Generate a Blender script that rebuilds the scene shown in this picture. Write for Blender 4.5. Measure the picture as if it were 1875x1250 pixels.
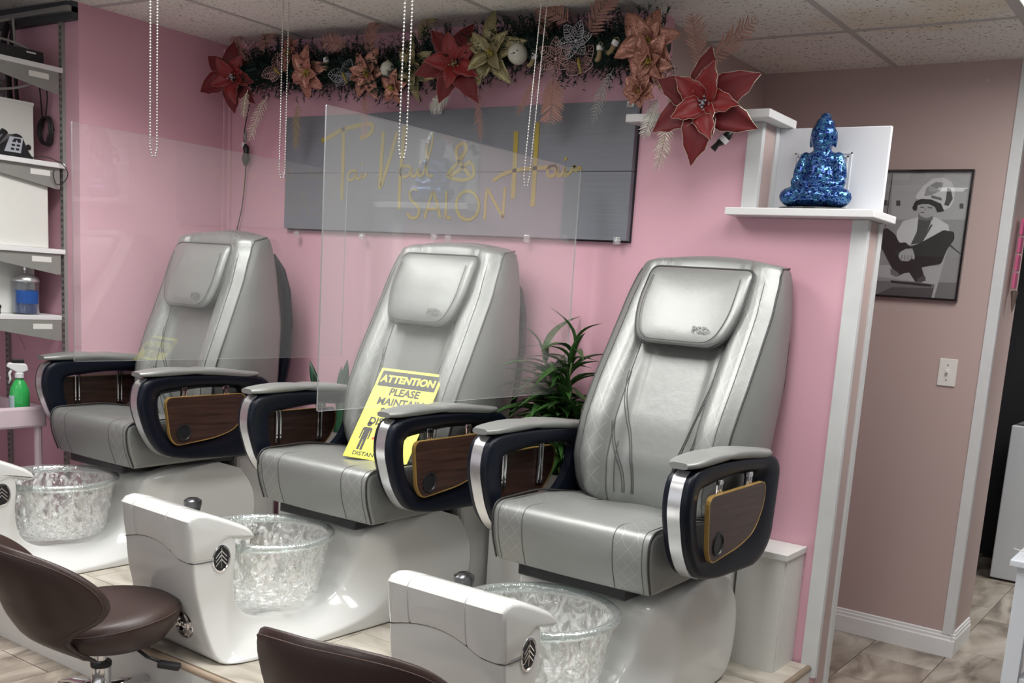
import bpy, bmesh, math, random
from mathutils import Vector, Matrix
random.seed(7)
PI=math.pi
D=bpy.data
COL=bpy.context.scene.collection
for o in list(D.objects): D.objects.remove(o)

# ------------------------------------------------------------------ camera
F,PX,PY=1851.939,1019.496,851.572
CR=Vector((0.82403428,0.56214642,0.07041954)); CD=Vector((0.15338528,-0.10171392,-0.98291771)); CF=Vector((-0.54538102,0.82075921,-0.17004075))
EYE=Vector((0,0,1.477))
cam_d=D.cameras.new('camera'); cam=D.objects.new('camera',cam_d); COL.objects.link(cam)
cam_d.sensor_width=36; cam_d.lens=F/1875*36
cam_d.shift_x=(937.5-PX)/1875; cam_d.shift_y=(PY-625)/1875
cam_d.clip_start=.05; cam_d.clip_end=60
cam.matrix_world=Matrix((( CR.x,-CD.x,-CF.x,EYE.x),(CR.y,-CD.y,-CF.y,EYE.y),(CR.z,-CD.z,-CF.z,EYE.z),(0,0,0,1)))
sc=bpy.context.scene; sc.camera=cam
# ------------------------------------------------------------------ world, exposure, lamps
w=D.worlds.new('world'); sc.world=w; w.use_nodes=True
w.node_tree.nodes['Background'].inputs[0].default_value=(.93,.96,1.0,1); w.node_tree.nodes['Background'].inputs[1].default_value=1.0
sc.view_settings.view_transform='Standard'; sc.view_settings.look='None'; sc.view_settings.gamma=1
sc.view_settings.use_curve_mapping=False; sc.view_settings.exposure=0.0
LAMPS=[(-3.57,2.136,.56,1.15,24),(-2.35,2.136,.56,1.15,21),(-1.13,2.136,.56,1.15,18),(-.524,3.35,.56,1.15,23),(-2.35,-.3,.56,1.15,16),(-.5,-.3,.56,1.15,16),(.2,6.4,.56,1.15,30)]
for (x,y,sx,sy,e) in LAMPS:
    l=D.lights.new('troffer_lamp','AREA'); l.shape='RECTANGLE'; l.size=sx; l.size_y=sy; l.energy=e; l.color=(1.0,.99,.98); l.spread=2.45 if x!=-.524 else 3.05
    o=D.objects.new('troffer_lamp',l); COL.objects.link(o); o.location=(x,y,2.49)

def at(px,py,ax,val):
    r=CR*((px-PX)/F)+CD*((py-PY)/F)+CF
    t=(val-EYE[ax])/r[ax]
    return EYE+r*t

# ------------------------------------------------------------------ materials
def M(name,col,rough=.5,metal=0,spec=.5,coat=0,trans=0,ior=1.45,emit=None,es=0,var=0,vscale=8,bump=0,bscale=60,coatr=.1,sheen=0):
    m=D.materials.new(name); m.use_nodes=True; nt=m.node_tree; b=nt.nodes['Principled BSDF']
    c=tuple(col)+(1,)
    b.inputs['Base Color'].default_value=c; b.inputs['Roughness'].default_value=rough; b.inputs['Metallic'].default_value=metal
    b.inputs['Specular IOR Level'].default_value=spec; b.inputs['Coat Weight'].default_value=coat; b.inputs['Coat Roughness'].default_value=coatr
    b.inputs['Transmission Weight'].default_value=trans; b.inputs['IOR'].default_value=ior
    if emit: b.inputs['Emission Color'].default_value=tuple(emit)+(1,); b.inputs['Emission Strength'].default_value=es
    tc=nt.nodes.new('ShaderNodeTexCoord')
    if var:
        n=nt.nodes.new('ShaderNodeTexNoise'); n.inputs['Scale'].default_value=vscale; n.inputs['Detail'].default_value=5
        nt.links.new(tc.outputs['Object'],n.inputs['Vector'])
        mx=nt.nodes.new('ShaderNodeMix'); mx.data_type='RGBA'
        mx.inputs['A'].default_value=tuple(x*(1-var) for x in col)+(1,); mx.inputs['B'].default_value=tuple(min(1,x*(1+var)) for x in col)+(1,)
        nt.links.new(n.outputs['Fac'],mx.inputs['Factor']); nt.links.new(mx.outputs['Result'],b.inputs['Base Color'])
    if bump:
        n=nt.nodes.new('ShaderNodeTexNoise'); n.inputs['Scale'].default_value=bscale; n.inputs['Detail'].default_value=3
        nt.links.new(tc.outputs['Object'],n.inputs['Vector'])
        bp=nt.nodes.new('ShaderNodeBump'); bp.inputs['Strength'].default_value=bump; bp.inputs['Distance'].default_value=.002
        nt.links.new(n.outputs['Fac'],bp.inputs['Height']); nt.links.new(bp.outputs['Normal'],b.inputs['Normal'])
    return m
def math_(nt,op,a,b=None,c=None):
    n=nt.nodes.new('ShaderNodeMath'); n.operation=op
    for i,v in enumerate((a,b,c)):
        if v is None: continue
        if isinstance(v,(int,float)): n.inputs[i].default_value=v
        else: nt.links.new(v,n.inputs[i])
    return n.outputs[0]

PINK=M('pink_wall_paint',(.68,.385,.46),.42,var=.04,vscale=2,bump=.12,bscale=90)
BEIGE=M('beige_wall_paint',(.47,.355,.335),.5,var=.04,vscale=2,bump=.12,bscale=90)
ROOMW=M('plain_room_paint',(.80,.77,.75),.6,var=.03,vscale=2)
WHITE=M('white_trim_paint',(.74,.74,.74),.3,var=.04,vscale=9)
WTRIM=M('worn_trim_paint',(.62,.63,.63),.35,var=.08,vscale=14)
PLASTICW=M('glossy_white_shell',(.67,.675,.655),.16,coat=.5,coatr=.05,var=.02,vscale=3)
LAMW=M('white_laminate',(.70,.70,.67),.35,var=.03,vscale=5)
NAVY=M('dark_navy_plastic',(.005,.007,.014),.4,coat=.05,spec=.25,var=.1,vscale=10)
BLACK=M('black_plastic',(.015,.015,.017),.35,var=.1,vscale=10)
RUB=M('black_rubber',(.02,.02,.02),.6,var=.1)
ALU=M('brushed_aluminium',(.72,.72,.73),.28,metal=.9,var=.05,vscale=30)
CHROME=M('chrome',(.75,.75,.76),.09,metal=1,var=.02)
GREYM=M('grey_painted_metal',(.30,.30,.28),.4,metal=.3,var=.08,vscale=20)
BRASS=M('gold_laminate_edge',(.42,.26,.08),.35,metal=.4,var=.1)
BROWN=M('brown_leather',(.040,.023,.019),.42,coat=.08,coatr=.3,var=.12,vscale=6,bump=.25,bscale=220)
STITCHB=M('brown_stitching',(.085,.05,.038),.6,var=.1)
STITCH=M('grey_stitching',(.085,.088,.086),.55,var=.1)
PIPE=M('dark_grey_piping',(.035,.035,.035),.45,var=.1)
YELLOW=M('yellow_card',(.86,.84,.06),.35,var=.02)
INK=M('black_print',(.035,.035,.035),.45,var=.05)
REDINK=M('red_print',(.5,.05,.04),.5,var=.05)
GOLD=M('gold_lettering',(.36,.28,.05),.5,metal=.1,var=.08,vscale=20)
STEEL=M('bead_chain_steel',(.55,.55,.52),.25,metal=.8,var=.05)
LILAC=M('pale_pink_plastic',(.62,.50,.55),.4,var=.03)
CARDW=M('off_white_board',(.70,.70,.66),.5,var=.05,vscale=6)
CORD=M('black_cord',(.02,.015,.018),.5,var=.1)
CORDW=M('grey_cable',(.34,.32,.30),.5,var=.1)
FAR=M('white_appliance',(.60,.62,.64),.4,var=.05,vscale=4)
DARKV=M('dark_void_shade_and_shelf',(.02,.021,.024),.6,var=.1)

def leather(name,mode):
    m=D.materials.new(name); m.use_nodes=True; nt=m.node_tree; b=nt.nodes['Principled BSDF']; L=nt.links.new
    b.inputs['Metallic'].default_value=.45; b.inputs['Roughness'].default_value=.44; b.inputs['Coat Weight'].default_value=.05; b.inputs['Coat Roughness'].default_value=.2
    tc=nt.nodes.new('ShaderNodeTexCoord'); sp=nt.nodes.new('ShaderNodeSeparateXYZ'); L(tc.outputs['Object'],sp.inputs[0])
    X,Y,Z=sp.outputs
    ax=math_(nt,'ABSOLUTE',X)
    base=(.27,.278,.266,1)
    big=nt.nodes.new('ShaderNodeTexNoise'); big.inputs['Scale'].default_value=5; big.inputs['Detail'].default_value=4; L(tc.outputs['Object'],big.inputs['Vector'])
    fine=nt.nodes.new('ShaderNodeTexNoise'); fine.inputs['Scale'].default_value=260; L(tc.outputs['Object'],fine.inputs['Vector'])
    h=math_(nt,'MULTIPLY',fine.outputs['Fac'],.12)
    h=math_(nt,'ADD',h,math_(nt,'MULTIPLY',big.outputs['Fac'],2.6))
    mx=nt.nodes.new('ShaderNodeMix'); mx.data_type='RGBA'; mx.inputs['A'].default_value=base; mx.inputs['B'].default_value=(.37,.38,.365,1)
    if mode!='plain':
        t=Z if mode=='back' else Y
        k=.62 if mode=='back' else .9
        def lines(sgn):
            u=math_(nt,'ADD',math_(nt,'MULTIPLY',ax,1.0*sgn),math_(nt,'MULTIPLY',t,k))
            if mode=='seat': u=math_(nt,'ADD',u,math_(nt,'MULTIPLY',Z,-.8))
            f=math_(nt,'FRACT',math_(nt,'DIVIDE',u,.048))
            d=math_(nt,'ABSOLUTE',math_(nt,'SUBTRACT',f,.5))
            return math_(nt,'LESS_THAN',d,.024)
        ln=math_(nt,'MAXIMUM',lines(1),lines(-1))
        mask=math_(nt,'MULTIPLY',math_(nt,'GREATER_THAN',ax,.172),math_(nt,'LESS_THAN',ax,.258))
        ln=math_(nt,'MULTIPLY',ln,mask)
        L(ln,mx.inputs['Factor'])
        h=math_(nt,'SUBTRACT',h,math_(nt,'MULTIPLY',ln,.7))
    else: mx.inputs['Factor'].default_value=0
    L(mx.outputs['Result'],b.inputs['Base Color'])
    bp=nt.nodes.new('ShaderNodeBump'); bp.inputs['Strength'].default_value=.55; bp.inputs['Distance'].default_value=.004; L(h,bp.inputs['Height']); L(bp.outputs['Normal'],b.inputs['Normal'])
    return m
LEAB=leather('silver_leather_quilted_back','back'); LEAS=leather('silver_leather_quilted_seat','seat'); LEAP=leather('silver_leather','plain')

def woodmat():
    m=D.materials.new('dark_wood_laminate'); m.use_nodes=True; nt=m.node_tree; b=nt.nodes['Principled BSDF']; L=nt.links.new
    b.inputs['Roughness'].default_value=.28
    tc=nt.nodes.new('ShaderNodeTexCoord'); mp=nt.nodes.new('ShaderNodeMapping'); mp.inputs['Scale'].default_value=(30,3,60); L(tc.outputs['Object'],mp.inputs[0])
    n=nt.nodes.new('ShaderNodeTexNoise'); n.inputs['Scale'].default_value=1.5; n.inputs['Detail'].default_value=6; L(mp.outputs[0],n.inputs[0])
    r=nt.nodes.new('ShaderNodeValToRGB'); r.color_ramp.elements[0].position=.3; r.color_ramp.elements[0].color=(.022,.012,.010,1); r.color_ramp.elements[1].position=.75; r.color_ramp.elements[1].color=(.075,.038,.028,1)
    L(n.outputs['Fac'],r.inputs[0]); L(r.outputs[0],b.inputs['Base Color']); return m
WOOD=woodmat()
def tilemat(name,c1,c2,c3,sc=(2.2,9,1)):
    m=D.materials.new(name); m.use_nodes=True; nt=m.node_tree; b=nt.nodes['Principled BSDF']; L=nt.links.new
    b.inputs['Roughness'].default_value=.33
    g=nt.nodes.new('ShaderNodeNewGeometry'); oi=nt.nodes.new('ShaderNodeObjectInfo')
    mp=nt.nodes.new('ShaderNodeMapping'); mp.inputs['Scale'].default_value=sc
    ad=nt.nodes.new('ShaderNodeVectorMath'); ad.operation='ADD'; L(g.outputs['Position'],ad.inputs[0])
    rv=nt.nodes.new('ShaderNodeCombineXYZ'); L(math_(nt,'MULTIPLY',oi.outputs['Random'],20),rv.inputs[0]); L(math_(nt,'MULTIPLY',oi.outputs['Random'],7),rv.inputs[1]); L(rv.outputs[0],ad.inputs[1])
    L(ad.outputs[0],mp.inputs[0]); mp.inputs['Rotation'].default_value=(0,0,.5)
    n=nt.nodes.new('ShaderNodeTexNoise'); n.inputs['Scale'].default_value=1.3; n.inputs['Detail'].default_value=7; n.inputs['Distortion'].default_value=1.3; L(mp.outputs[0],n.inputs[0])
    r=nt.nodes.new('ShaderNodeValToRGB'); e=r.color_ramp.elements; e[0].position=.32; e[0].color=c1+(1,); e[1].position=.68; e[1].color=c3+(1,)
    x=e.new(.5); x.color=c2+(1,)
    L(n.outputs['Fac'],r.inputs[0]); L(r.outputs[0],b.inputs['Base Color']); return m
TILE=tilemat('beige_stone_tile',(.16,.13,.105),(.35,.30,.245),(.48,.43,.37),(5,2.2,1))
TILEP=tilemat('pale_grey_wood_tile',(.30,.27,.22),(.48,.44,.37),(.58,.54,.47),(2,7,1))
GROUT=M('dark_grout',(.06,.05,.045),.8,var=.1)
def ceilmat():
    m=D.materials.new('speckled_ceiling_tile'); m.use_nodes=True; nt=m.node_tree; b=nt.nodes['Principled BSDF']; L=nt.links.new
    b.inputs['Roughness'].default_value=.9
    g=nt.nodes.new('ShaderNodeNewGeometry')
    n=nt.nodes.new('ShaderNodeTexNoise'); n.inputs['Scale'].default_value=75; n.inputs['Detail'].default_value=2; L(g.outputs['Position'],n.inputs[0])
    r=nt.nodes.new('ShaderNodeValToRGB'); e=r.color_ramp.elements; e[0].position=.30; e[0].color=(.27,.24,.20,1); e[1].position=.40; e[1].color=(.84,.81,.76,1)
    L(n.outputs['Fac'],r.inputs[0])
    n2=nt.nodes.new('ShaderNodeTexNoise'); n2.inputs['Scale'].default_value=.9; n2.inputs['Detail'].default_value=3; L(g.outputs['Position'],n2.inputs[0])
    r2=nt.nodes.new('ShaderNodeValToRGB'); e=r2.color_ramp.elements; e[0].position=.62; e[0].color=(1,1,1,1); e[1].position=.72; e[1].color=(.92,.84,.68,1)
    L(n2.outputs['Fac'],r2.inputs[0])
    mx=nt.nodes.new('ShaderNodeMix'); mx.data_type='RGBA'; mx.blend_type='MULTIPLY'; mx.inputs['Factor'].default_value=1; L(r.outputs[0],mx.inputs['A']); L(r2.outputs[0],mx.inputs['B'])
    L(mx.outputs['Result'],b.inputs['Base Color'])
    bp=nt.nodes.new('ShaderNodeBump'); bp.inputs['Strength'].default_value=.4; bp.inputs['Distance'].default_value=.004; L(n.outputs['Fac'],bp.inputs['Height']); L(bp.outputs['Normal'],b.inputs['Normal'])
    return m
CEIL=ceilmat(); TBAR=M('ceiling_grid_metal',(.50,.48,.46),.5,var=.04)
def brushed(name,c,amt=.18,axis=(1.5,1,160)):
    m=M(name,c,.45); nt=m.node_tree; b=nt.nodes['Principled BSDF']; L=nt.links.new
    tc=nt.nodes.new('ShaderNodeTexCoord'); mp=nt.nodes.new('ShaderNodeMapping'); mp.inputs['Scale'].default_value=axis; L(tc.outputs['Object'],mp.inputs[0])
    n=nt.nodes.new('ShaderNodeTexNoise'); n.inputs['Scale'].default_value=2; n.inputs['Detail'].default_value=4; L(mp.outputs[0],n.inputs[0])
    mx=nt.nodes.new('ShaderNodeMix'); mx.data_type='RGBA'; mx.inputs['A'].default_value=tuple(x*(1-amt) for x in c)+(1,); mx.inputs['B'].default_value=tuple(x*(1+amt) for x in c)+(1,)
    L(n.outputs['Fac'],mx.inputs['Factor']); L(mx.outputs['Result'],b.inputs['Base Color']); return m
SIGNG=brushed('brushed_grey_sign_face',(.175,.185,.21))

def clear(name,tint=(1,1,1),f0=.06,haze=0,bump=0,bscale=20,rough=0.0,power=4,gl=(1,1,1),stretch=(1,1,1),emap=None):
    m=D.materials.new(name); m.use_nodes=True; nt=m.node_tree; nt.nodes.clear(); L=nt.links.new
    out=nt.nodes.new('ShaderNodeOutputMaterial'); tr=nt.nodes.new('ShaderNodeBsdfTransparent'); tr.inputs[0].default_value=tint+(1,)
    g=nt.nodes.new('ShaderNodeBsdfGlossy'); g.inputs['Roughness'].default_value=rough; g.inputs[0].default_value=gl+(1,)
    lw=nt.nodes.new('ShaderNodeLayerWeight'); lw.inputs['Blend'].default_value=.5
    fac=math_(nt,'ADD',math_(nt,'MULTIPLY',math_(nt,'POWER',lw.outputs['Facing'],power),1-f0),f0)
    if bump:
        tc=nt.nodes.new('ShaderNodeTexCoord'); mp=nt.nodes.new('ShaderNodeMapping'); mp.inputs['Scale'].default_value=stretch; L(tc.outputs['Object'],mp.inputs[0])
        n=nt.nodes.new('ShaderNodeTexNoise'); n.inputs['Scale'].default_value=bscale; n.inputs['Detail'].default_value=1.5; n.inputs['Distortion'].default_value=1.2; L(mp.outputs[0],n.inputs[0])
        bp=nt.nodes.new('ShaderNodeBump'); bp.inputs['Strength'].default_value=1; bp.inputs['Distance'].default_value=bump; L(n.outputs['Fac'],bp.inputs['Height'])
        L(bp.outputs['Normal'],g.inputs['Normal']); L(bp.outputs['Normal'],lw.inputs['Normal'])
        if emap:
            r=nt.nodes.new('ShaderNodeValToRGB'); e=r.color_ramp.elements; e[0].position=.2; e[0].color=(.88,.93,1,1); e[1].position=.8; e[1].color=(1,.96,.82,1)
            x=e.new(.42); x.color=(1,.92,.96,1); x=e.new(.6); x.color=(.9,1,.96,1)
            L(n.outputs['Fac'],r.inputs[0]); L(r.outputs[0],g.inputs[0])
    mx=nt.nodes.new('ShaderNodeMixShader'); L(fac,mx.inputs[0]); L(tr.outputs[0],mx.inputs[1]); L(g.outputs[0],mx.inputs[2])
    res=mx.outputs[0]
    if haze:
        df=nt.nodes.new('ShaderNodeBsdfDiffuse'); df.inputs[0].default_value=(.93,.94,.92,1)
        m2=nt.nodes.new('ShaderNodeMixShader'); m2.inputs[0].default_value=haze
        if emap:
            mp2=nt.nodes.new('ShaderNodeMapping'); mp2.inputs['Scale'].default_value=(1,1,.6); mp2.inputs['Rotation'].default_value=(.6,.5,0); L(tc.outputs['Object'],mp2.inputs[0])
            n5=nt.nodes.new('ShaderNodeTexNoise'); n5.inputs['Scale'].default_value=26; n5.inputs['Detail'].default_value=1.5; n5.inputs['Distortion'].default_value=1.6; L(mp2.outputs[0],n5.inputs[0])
            r5=nt.nodes.new('ShaderNodeValToRGB'); e=r5.color_ramp.elements; e[0].position=.47; e[0].color=(.03,.03,.03,1); e[1].position=.66; e[1].color=(.62,.62,.62,1)  # white diffuse streaks paint in the light patterns refracted by the bowl
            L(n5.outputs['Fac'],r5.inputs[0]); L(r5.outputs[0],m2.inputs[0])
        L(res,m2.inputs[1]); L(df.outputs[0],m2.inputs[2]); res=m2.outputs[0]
    L(res,out.inputs[0]); return m
ACRY=clear('clear_acrylic',(.985,.99,.99),.05,power=3.8,haze=.045)
ACRY2=clear('clear_acrylic_painted_reflection',(.985,.99,.99),.06,power=3.4,haze=.075)  # diffuse white haze stands in for bright reflections on the sheet
ACRYE=M('acrylic_cut_edge',(.42,.44,.45),.3,var=.02)
CLIP=clear('clear_plastic_clip',(.9,.92,.92),.2,haze=.15,bump=.002,bscale=60)
BOWL=clear('rippled_iridescent_glass',(.985,.99,.985),.13,haze=.10,bump=.03,bscale=30,rough=.02,power=3.6,stretch=(1,1,.55),emap=1)  # pale streaks in this glass are caustic light put into the colour
BOWLR=clear('glass_rim',(.86,.93,.92),.22,haze=.12,bump=.003,bscale=60,rough=.06,power=1.6)
JARG=clear('clear_jar_glass',(.96,.98,.985),.05,haze=.015,power=5)
BLUEL=M('blue_disinfectant',(.004,.045,.22),.1,coat=.5,var=.05)
BLUELB=M('blue_label',(.015,.075,.30),.4,var=.1)
def mosaic():
    m=D.materials.new('blue_mirror_mosaic'); m.use_nodes=True; nt=m.node_tree; b=nt.nodes['Principled BSDF']; L=nt.links.new
    b.inputs['Roughness'].default_value=.1; b.inputs['Metallic'].default_value=.55
    tc=nt.nodes.new('ShaderNodeTexCoord')
    v=nt.nodes.new('ShaderNodeTexVoronoi'); v.inputs['Scale'].default_value=105; L(tc.outputs['Object'],v.inputs['Vector'])
    v2=nt.nodes.new('ShaderNodeTexVoronoi'); v2.feature='DISTANCE_TO_EDGE'; v2.inputs['Scale'].default_value=105; L(tc.outputs['Object'],v2.inputs['Vector'])
    s=nt.nodes.new('ShaderNodeSeparateColor'); L(v.outputs['Color'],s.inputs[0])
    r=nt.nodes.new('ShaderNodeValToRGB'); e=r.color_ramp.elements; e[0].position=0; e[0].color=(.002,.012,.11,1); e[1].position=1; e[1].color=(.04,.17,.26,1)
    x=e.new(.55); x.color=(.004,.04,.20,1); L(s.outputs[0],r.inputs[0])
    g=math_(nt,'LESS_THAN',v2.outputs['Distance'],.045)
    mx=nt.nodes.new('ShaderNodeMix'); mx.data_type='RGBA'; mx.inputs['B'].default_value=(.10,.20,.42,1); L(g,mx.inputs['Factor']); L(r.outputs[0],mx.inputs['A']); L(mx.outputs['Result'],b.inputs['Base Color'])
    # every tessera tilts a little
    geo=nt.nodes.new('ShaderNodeNewGeometry'); sub=nt.nodes.new('ShaderNodeVectorMath'); sub.operation='SUBTRACT'; L(v.outputs['Color'],sub.inputs[0]); sub.inputs[1].default_value=(.5,.5,.5)
    sc_=nt.nodes.new('ShaderNodeVectorMath'); sc_.operation='SCALE'; sc_.inputs['Scale'].default_value=.35; L(sub.outputs[0],sc_.inputs[0])
    ad=nt.nodes.new('ShaderNodeVectorMath'); ad.operation='ADD'; L(geo.outputs['Normal'],ad.inputs[0]); L(sc_.outputs[0],ad.inputs[1])
    no=nt.nodes.new('ShaderNodeVectorMath'); no.operation='NORMALIZE'; L(ad.outputs[0],no.inputs[0]); L(no.outputs[0],b.inputs['Normal'])
    return m
MOSAIC=mosaic()
def glitter(name,c,amt=.5,rough=.35,metal=.4,sc_=400):
    m=M(name,c,rough,metal=metal); nt=m.node_tree; b=nt.nodes['Principled BSDF']; L=nt.links.new
    tc=nt.nodes.new('ShaderNodeTexCoord'); v=nt.nodes.new('ShaderNodeTexVoronoi'); v.inputs['Scale'].default_value=sc_; L(tc.outputs['Object'],v.inputs['Vector'])
    s=nt.nodes.new('ShaderNodeSeparateColor'); L(v.outputs['Color'],s.inputs[0])
    f=math_(nt,'MULTIPLY',math_(nt,'GREATER_THAN',s.outputs[0],.8),amt)
    mx=nt.nodes.new('ShaderNodeMix'); mx.data_type='RGBA'; mx.inputs['A'].default_value=c+(1,); mx.inputs['B'].default_value=tuple(min(1,x*2.2+.15) for x in c)+(1,); L(f,mx.inputs['Factor']); L(mx.outputs['Result'],b.inputs['Base Color'])
    return m
REDV=M('red_velvet_petal',(.13,.008,.011),.6,var=.2,vscale=20)
REDS=M('red_satin_petal',(.21,.013,.014),.42,var=.2,vscale=25)
COPP=glitter('copper_glitter_petal',(.32,.14,.10)); GOLDP=glitter('gold_glitter_petal',(.22,.19,.09)); ROSE=glitter('rose_gold_glitter',(.34,.21,.20)); SILV=glitter('silver_glitter',(.33,.33,.36)); CHAMP=glitter('champagne_glitter',(.55,.47,.36),.8)
FERNC=M('copper_fern',(.30,.15,.12),.5,var=.15); FERNG=M('olive_gold_fern',(.26,.20,.10),.5,var=.15); FERNS=M('silver_fern',(.42,.42,.36),.4,metal=.2,var=.15)
PINE=M('dark_pine_needles',(.008,.026,.019),.6,var=.3); BAUB=M('pearl_bauble',(.50,.49,.42),.25,coat=.5,var=.05)
RIM=M('pale_petal_edge',(.38,.16,.14),.5,var=.1)
GREENL=M('glossy_green_leaf',(.035,.095,.022),.35,var=.3,vscale=12); GREENS=M('green_cane',(.10,.17,.04),.45,var=.2); GREEND=M('snake_plant_leaf',(.02,.07,.035),.4,var=.5,vscale=60)
POT=M('grey_pot',(.25,.24,.23),.5,var=.08); SOIL=M('potting_soil',(.03,.02,.015),.9,var=.2)
GREENB=M('green_cleaner_liquid',(.04,.42,.10),.2,coat=.4,var=.05); LABELB=M('pale_blue_label',(.45,.58,.60),.4,var=.25,vscale=30); BRNB=M('dark_brown_bottle',(.03,.015,.012),.2,var=.1)
MAG=M('pink_lacquer',(.60,.12,.25),.25,coat=.4,var=.15); REDB=M('red_box',(.45,.02,.03),.4,var=.1); BLUEB=M('blue_bottle_label',(.05,.08,.40),.4,var=.1)
GLASSP=clear('picture_glass',(1,1,1),.05,power=4)
def grey(v): return M('print_grey_%s'%('dark' if v<.1 else 'mid' if v<.3 else 'pale'),(v,v*1.01,v*1.03),.55,var=.04)
G1,G2,G3,G4,G5,G6=grey(.02),grey(.07),grey(.16),grey(.30),grey(.42),grey(.62)

# ------------------------------------------------------------------ helpers
def link(o,parent=None):
    COL.objects.link(o)
    if parent is not None: o.parent=parent
    return o
def root(name,label,cat,loc=(0,0,0),rz=0,group=None):
    o=D.objects.new(name,None); COL.objects.link(o); o.empty_display_size=.05; o.location=loc; o.rotation_euler=(0,0,rz)
    o['label']=label; o['category']=cat
    if group: o['group']=group
    return o
def tag(o,label,cat,group=None):
    o['label']=label; o['category']=cat
    if group: o['group']=group
    return o
def obj(name,bm,mats,parent=None,smooth=False,loc=None,auto=None,recalc=True):
    if recalc: bmesh.ops.recalc_face_normals(bm,faces=bm.faces[:])
    me=D.meshes.new(name); bm.to_mesh(me); bm.free()
    if not isinstance(mats,(list,tuple)): mats=[mats]
    for m in mats: me.materials.append(m)
    if smooth or auto:
        for p in me.polygons: p.use_smooth=True
        if auto: me.set_sharp_from_angle(angle=math.radians(auto))
    o=D.objects.new(name,me); link(o,parent)
    if loc is not None: o.location=loc
    return o
def B(): return bmesh.new()
def box(bm,x0,x1,y0,y1,z0,z1,mi=0,bev=0):
    vs=[bm.verts.new(p) for p in ((x0,y0,z0),(x1,y0,z0),(x1,y1,z0),(x0,y1,z0),(x0,y0,z1),(x1,y0,z1),(x1,y1,z1),(x0,y1,z1))]
    fs=[bm.faces.new([vs[i] for i in f]) for f in ((0,3,2,1),(4,5,6,7),(0,1,5,4),(1,2,6,5),(2,3,7,6),(3,0,4,7))]
    for f in fs: f.material_index=mi
    if bev:
        es=list({e for f in fs for e in f.edges})
        r=bmesh.ops.bevel(bm,geom=es,offset=bev,segments=2,affect='EDGES',profile=.5)
    return bm
def boxo(name,x0,x1,y0,y1,z0,z1,m,parent=None,bev=0):
    return obj(name,box(B(),x0,x1,y0,y1,z0,z1,0,bev),m,parent)
def frame_axes(d):
    d=d.normalized(); u=Vector((0,0,1)) if abs(d.z)<.9 else Vector((1,0,0))
    a=d.cross(u).normalized(); b=a.cross(d).normalized(); return a,b
def tube(bm,pts,r,n=8,mi=0,cap=True):
    pts=[Vector(p) for p in pts]; rs=r if isinstance(r,(list,tuple)) else [r]*len(pts)
    rings=[]; a=None
    for i,p in enumerate(pts):
        d=(pts[min(i+1,len(pts)-1)]-pts[max(i-1,0)])
        if d.length<1e-9: d=Vector((0,0,1))
        d.normalize()
        if a is None: a,b=frame_axes(d)
        else:
            a=(a-d*a.dot(d)); 
            if a.length<1e-6: a,b=frame_axes(d)
            a.normalize(); b=a.cross(d).normalized()
        rings.append([bm.verts.new(p+(a*math.cos(2*PI*k/n)+b*math.sin(2*PI*k/n))*rs[i]) for k in range(n)])
    for i in range(len(rings)-1):
        for k in range(n):
            f=bm.faces.new((rings[i][k],rings[i][(k+1)%n],rings[i+1][(k+1)%n],rings[i+1][k])); f.material_index=mi
    if cap:
        for rg in (rings[0],rings[-1]):
            f=bm.faces.new(rg); f.material_index=mi
    return bm
def lathe(bm,prof,n=24,c=(0,0,0),mi=0,sx=1,sy=1):
    rings=[]
    for r,z in prof:
        rings.append([bm.verts.new((c[0]+sx*r*math.cos(2*PI*k/n),c[1]+sy*r*math.sin(2*PI*k/n),c[2]+z)) for k in range(n)])
    for i in range(len(rings)-1):
        for k in range(n):
            f=bm.faces.new((rings[i][k],rings[i][(k+1)%n],rings[i+1][(k+1)%n],rings[i+1][k])); f.material_index=mi
    for rg,(r,z) in ((rings[0],prof[0]),(rings[-1],prof[-1])):
        if r>1e-4:
            f=bm.faces.new(rg); f.material_index=mi
    return bm
def catmull(P,sub):
    out=[]; n=len(P)
    for i in range(n-1):
        p0,p1,p2,p3=P[max(i-1,0)],P[i],P[i+1],P[min(i+2,n-1)]
        for s in range(sub):
            t=s/sub
            out.append(tuple(.5*((2*b)+(-a+c)*t+(2*a-5*b+4*c-d)*t*t+(-a+3*b-3*c+d)*t**3) for a,b,c,d in zip(p0,p1,p2,p3)))
    out.append(tuple(P[-1])); return out
def rings_mesh(bm,rings,mi=0,closed=True,caps=True):
    V=[[bm.verts.new(p) for p in r] for r in rings]; n=len(V[0])
    for i in range(len(V)-1):
        for k in range(n if closed else n-1):
            f=bm.faces.new((V[i][k],V[i][(k+1)%n],V[i+1][(k+1)%n],V[i+1][k])); f.material_index=mi
    if caps and closed:
        for r in (V[0],V[-1]):
            c=bm.verts.new(sum((v.co for v in r),Vector())/n)
            for k in range(n):
                f=bm.faces.new((r[k],r[(k+1)%n],c)); f.material_index=mi
    return V
def roundpoly(pts,r,seg=5):
    out=[]; n=len(pts)
    for i in range(n):
        p=Vector(pts[i]); a=Vector(pts[i-1])-p; b=Vector(pts[(i+1)%n])-p
        ri=r[i] if isinstance(r,(list,tuple)) else r
        t=min(ri,a.length*.48,b.length*.48)
        A=p+a.normalized()*t; C=p+b.normalized()*t
        for s in range(seg+1):
            u=s/seg; out.append(tuple(A*(1-u)**2+p*2*u*(1-u)+C*u*u))
    return out
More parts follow.
